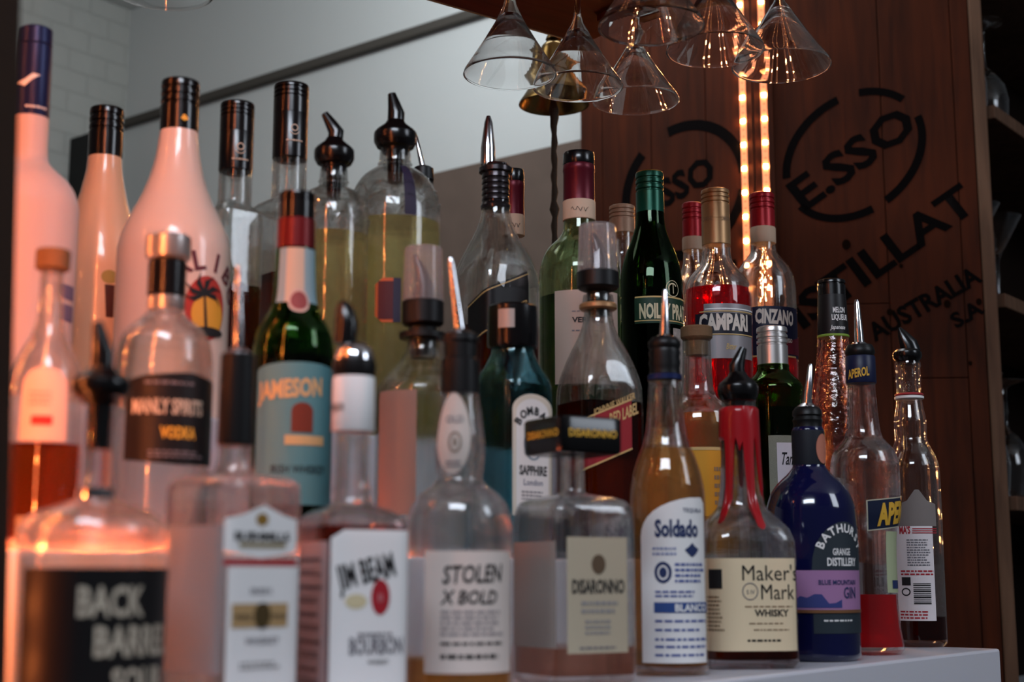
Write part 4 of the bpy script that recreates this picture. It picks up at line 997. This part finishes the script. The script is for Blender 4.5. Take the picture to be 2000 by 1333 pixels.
def scallop_bottle(label, cx, tip, yt, yb, hwb, prof, yl, liq, group):
    b = Bottle('tequila_bottle', label, cx, yb + 60, O3, T3, group=group)
    b.shape(prof); b.body(CLEAR); b.liquid(yl, liq)
    b.ball_pourer(tip, yt, yb, hwb, stem=yb + 58)
    # moulded scalloped panels of the glass
    for i in range(10):
        a = b.pv + 2 * pi * (i + .5) / 10
        for row, (y_, hh) in enumerate(((prof[5][0] + 26, 1.0), (prof[5][0] + 52, .7))):
            pts = []
            for k in range(13):
                t = (k - 6) / 6; aa = a + t * pi / 10; z_ = b.z(y_) - .012 * hh * (t * t) ; r_ = b.rz(z_) + .0003
                pts.append((r_ * cos(aa), r_ * sin(aa), z_))
            link('scallop', tube_bm(pts, [.0011] * 13, 6), CLEAR, b.root)
    return b
b = scallop_bottle('smaller round-shouldered tequila bottle with black bead pourer and pale yellow contents', 651, (634, 222), 277, 332, 39,
    [(330, 26), (352, 28), (356, 30), (360, 27), (368, 32), (378, 50), (392, 60), (412, 67), (440, 70), (800, 71)], 462, YELLOW, 'bead-pourer tequila bottles')
b = scallop_bottle('larger round-shouldered tequila bottle with black bead pourer and pale yellow contents', 771, (765, 183), 243, 300, 42,
    [(298, 30), (318, 31), (322, 34), (326, 31), (333, 42), (348, 62), (368, 76), (395, 86), (430, 91), (800, 92)], 440, YELLOW, 'bead-pourer tequila bottles')
o = b.label(789, 812, 335, 440, mat('navy_strip', '2a2438', .5), 'neck_strip'); o['label'] = 'dark strip running down the shoulder'
l = b.label(733, 780, 562, 646, mat('orange_edge', 'c8552a', .5), 'label_border', shape=lambda w_, h_: poly2([(w_ * .3, 0), (w_, 0), (w_, h_), (w_ * .3, h_), (0, h_ * .85), (0, h_ * .15)])); b.label(739, 768, 568, 640, mat('wine_red_label', '4e1018', .5), 'label', eps=.0008); b.label(767, 781, 562, 646, mat('navy_strip', '2a2438'), 'side_label', eps=.0009)

b = Bottle('spirit_bottle', 'bottle with a slim steel pourer spout, hidden behind the larger bead-pourer bottle', 826, 400, .352, T3)
b.shape([(345, 20), (380, 22), (430, 30), (470, 34), (800, 35)]); b.body(CLEAR); b.spout_pourer((812, 263), 332, 15, [(326, 14), (330, 20), (352, 21), (356, 18)])

b = Bottle('whisky_bottle', 'square whisky bottle with slanting black label and polished steel pourer', 968, 560, O3, T3, rot=36)
b.shape([(395, 27), (412, 28), (430, 31, 2), (450, 38, 2), (480, 54, 3), (510, 70, 4), (535, 80, 5), (565, 85, 7), (800, 86, 8)]); b.body(CLEAR); b.liquid(640, AMBERD)
o = b.lathe([(326, 28), (330, 33), (338, 33), (341, 27)] + [q for i in range(5) for q in ((344 + i * 11, 27), (349 + i * 11, 27.5), (351 + i * 11, 25))] + [(400, 28), (404, 30), (410, 29)], mat('ribbed_dark_steel', '3a3638', .25, .8), 'pourer_stopper')
b.lathe([(318, 14), (321, 23), (326, 25), (329, 22)], CHROME, 'pourer_collar', o)
link('spout', tube_bm([b.pt(953, 322), b.pt(953, 290), b.pt(954, 240), b.pt(954, 227)], [b.r(15, 322), b.r(14, 290), b.r(8, 240), b.r(4, 227)]), CHROME, o)
l = b.wrap(move2(rect2(.080, .046), 0, 0, 0, .45), 915, 690, BLK, 'label'); b.wrap(move2(join2(rect2(.08, .0011, 0, .0425), rect2(.08, .0011, 0, .002)), 0, 0, 0, .45), 915, 690, mat('gold_line_print', 'c2a068'), 'gold_line', l, .0009)
b.text('JOHNNIE WALKER', 952, 646, 14, mat('gold_line_print', 'c2a068'), wmm=48, sk=.45, parent=l, eps=.0009); b.text('BLACK LABEL', 968, 668, 18, mat('gold_line_print', 'c2a068'), wmm=40, sk=.45, parent=l, eps=.0009)

def vermouth(name, label, cx, cy_, off, ytop, hw, prof, bodym, cream=(395, 433), capm=BLACK, group='burgundy-capped wine bottles', Y=None):
    b = Bottle(name, label, cx, cy_, off, T3, group=group, Y=Y)
    b.shape(prof); b.body(bodym)
    k = (cream[0] - ytop)
    b.lathe([(ytop, hw * .93), (ytop + 3, hw * .99), (ytop + 22, hw), (ytop + 24, hw * .97)], capm, 'cap')
    b.lathe([(ytop + 24, hw * .97), (ytop + 26, hw * 1.0), (ytop + 36, hw * 1.02), (ytop + 38, hw * .98), (ytop + k, hw * 1.01)], BURG, 'foil')
    o = b.lathe([(cream[0], hw * 1.02), (cream[0] + 1, hw * 1.04), (cream[1] - 1, hw * 1.04), (cream[1], hw * 1.0)], mat('cream_band', 'bfa28a', .6), 'neck_label')
    b.rz0 = b.rz; zr = b.z(cream[1] + 1); b.rz = lambda z, f=b.rz0, q=b: (q.r(hw * 1.05, cream[0] + 15) if z > zr else f(z))
    ax = b.axis(cream[0] + 20)
    pts_ = [(ax - hw * .5 + k_ * hw * .1, sin(k_ * 1.9) * (.0022 if k_ % 3 else .0034)) for k_ in range(12)]; k0 = mpp(b.Y, .5)
    sg = bmesh.new(); L_ = [(k_ * hw * .1 * k0, y_) for k_, (x_, y_) in enumerate(pts_)]
    for (xa, ya), (xb, yb) in zip(L_, L_[1:]):
        sg.faces.new([sg.verts.new(v_) for v_ in ((xa, ya, 0), (xa + .0005, ya, 0), (xb + .0005, yb, 0), (xb, yb, 0))])
    b.wrap(sg, ax - hw * .5, cream[1] - 18, INK, 'signature', o, .0008)
    return b
b = vermouth('vermouth_bottle', 'dark-capped burgundy bottle half hidden behind the steel-pourer whisky', 1003, 500, .375, 333, 21,
    [(478, 20), (500, 21), (515, 30), (535, 42), (565, 52), (800, 53)], CLEAR, cream=(422, 462))
b = vermouth('vermouth_bottle', 'vermouth bottle with burgundy foil, signed neck band and cream label', 1132, 520, O3, 300, 31,
    [(430, 30), (452, 32), (468, 42), (485, 60), (505, 72), (535, 79), (570, 81), (800, 82)], glass('faint_green_glass', (.80, .88, .72)))
b.liquid(585, GREEN2)
l = b.label(1086, 1206, 582, 760, mat('dusty_cream_label', 'b39a8c', .65)); b.text('VERMOUTH', 1118, 644, 10, INK, x1=1196, parent=l, bold=.03); b.print(1118, 1180, 620, 624, 1, GREY, l, 3); b.print(1118, 1190, 656, 661, 1, GREY, l, 4)

b = Bottle('vermouth_bottle', 'bottle with beige screw cap, mostly hidden behind the dark green bottle', 1216, 500, .40, T3)
b.shape([(455, 24), (500, 25), (530, 34), (560, 44), (800, 45)]); b.body(CLEAR); b.screwcap(403, 458, 25, mat('beige_cap', '9d7d66', .45, .2), 3)
l = b.label(1176, 1222, 584, 700, mat('dusty_cream_label', 'b39a8c')); b.text('7', 1199, 640, 30, REDINK, x1=1211, parent=l, bold=.03)

b = Bottle('vermouth_bottle', 'dark green vermouth bottle with green screw cap, left of the red aperitif', 1272, 560, O3, T3)
b.shape([(412, 27), (440, 29), (465, 36), (495, 48), (525, 57), (560, 61), (600, 62), (800, 62)]); b.body(GREEN3); b.liquid(575, GREEN3)
b.screwcap(338, 418, 27.5, GREENC, 3); b.lathe([(337, 22), (338, 26), (340, 27)], GOLD, 'gold_top')
l = b.label(1241, 1334, 593, 642, mat('dark_green_label', '12301f', .5)); b.text('NOILLY PRAT', 1250, 632, 28, mat('pale_gold_print', 'c9b896', .5), wmm=66, parent=l, bold=.04)
b.label(1241, 1334, 590, 593, mat('gold_line_print', 'c2a068'), 'gold_edge'); b.label(1241, 1334, 636, 638, mat('gold_line_print', 'c2a068'), 'gold_edge', eps=.0008)
b.wrap(join2(arc2(.0095, .0095, 0, 360, .0008), arc2(.006, .006, 30, 200, .0015), rect2(.0012, .012, 0, -.006)), 1313, 574, mat('pale_gold_print', 'c9b896'), 'monogram'); b.label(1316, 1334, 650, 800, mat('mottled_white', 'a89a92', .6, var=.7, bscale=300), 'side_label')

b = Bottle('vermouth_bottle', 'red-capped bottle peeping out left of the pale gold cap', 1354, 500, .375, T3)
b.shape([(488, 19), (510, 20), (535, 26), (560, 34), (600, 38), (800, 38)]); b.body(CLEAR)
b.screwcap(398, 468, 20, REDCAP, 3); b.lathe([(465, 20), (467, 21), (490, 21), (491, 20)], mat('cream_band', 'bfa28a'), 'neck_band')

b = Bottle('aperitif_bottle', 'red bitter aperitif bottle with pale gold cap and dark blue lettered label', 1401, 560, O3, T3)
b.shape([(478, 27), (500, 28), (515, 32), (530, 44), (545, 56), (562, 63), (590, 66), (800, 66)]); b.body(CLEAR); b.liquid(568, REDL)
b.screwcap(372, 432, 27.5, GOLDC, 3); o = b.lathe([(431, 27), (432, 28), (480, 28), (481, 27)], GOLDC, 'cap_skirt')
b.rz0 = b.rz; zr = b.z(482); b.rz = lambda z, f=b.rz0, q=b, zr=zr: (q.r(28.2, 450) if z > zr else f(z))
b.text('CAMPARI', 1374, 437, 9, mat('brown_print', '8a6f55'), x1=1392, parent=o); b.text('CAMPARI', 1409, 437, 9, mat('brown_print', '8a6f55'), wmm=12, parent=o)
l = b.label(1378, 1467, 605, 710, mat('silver_grey_label', '8b8486', .4, .3)); b.label(1378, 1467, 614, 616, WHT, 'white_line', parent=l, eps=.0007)
q_ = b.wrap(rect2(.085, .026), 1361, 662, mat('blue_black_label', '141221', .45), 'name_band', l, .0009)
b.text('CAMPARI', 1368, 655, 30, mat('ivory_print', 'cfc0b4', .5), wmm=66, parent=q_, eps=.0014, bold=.05)
for y_ in (619, 663): b.label(1368, 1466, y_, y_ + 2, mat('gold_line_print', 'c2a068'), 'gold_line', parent=q_, eps=.0013)
b.text('Bitter', 1418, 693, 12, mat('gold_line_print', 'c2a068'), wmm=14, parent=l, eps=.0008, shear=.3)

b = Bottle('vermouth_bottle', 'clear vermouth bottle with red cap and navy label, in front of the light strips', 1493, 560, O3, T3)
b.shape([(474, 23), (492, 25), (504, 33), (520, 46), (540, 56), (560, 60), (590, 61), (800, 61)]); b.body(CLEAR); b.liquid(700, REDL)
b.screwcap(379, 448, 24, REDCAP, 3); o = b.lathe([(446, 24), (448, 25), (475, 25), (477, 24)], mat('cream_band', 'bfa28a'), 'neck_band')
l = b.wrap(rect2(.120, .068), 1434, 706, mat('vermouth_navy_label', '15152e', .45), 'label', None, .0004)
b.text('CINZANO', 1476, 640, 26, mat('ivory_print', 'cfc0b4'), wmm=56, parent=l, bold=.05, rot=-3); b.wrap(poly2([(0, 0), (.06, 0), (.06, .028), (0, .012)]), 1512, 700, mat('maroon_panel', '5c1222', .5), 'maroon_panel', l, .0007)
b.text('ROSSO', 1530, 678, 8, mat('ivory_print', 'cfc0b4'), wmm=14, parent=l, eps=.0010)
b.label(1434, 1552, 703, 706, mat('gold_line_print', 'c2a068'), 'gold_edge', eps=.0009)
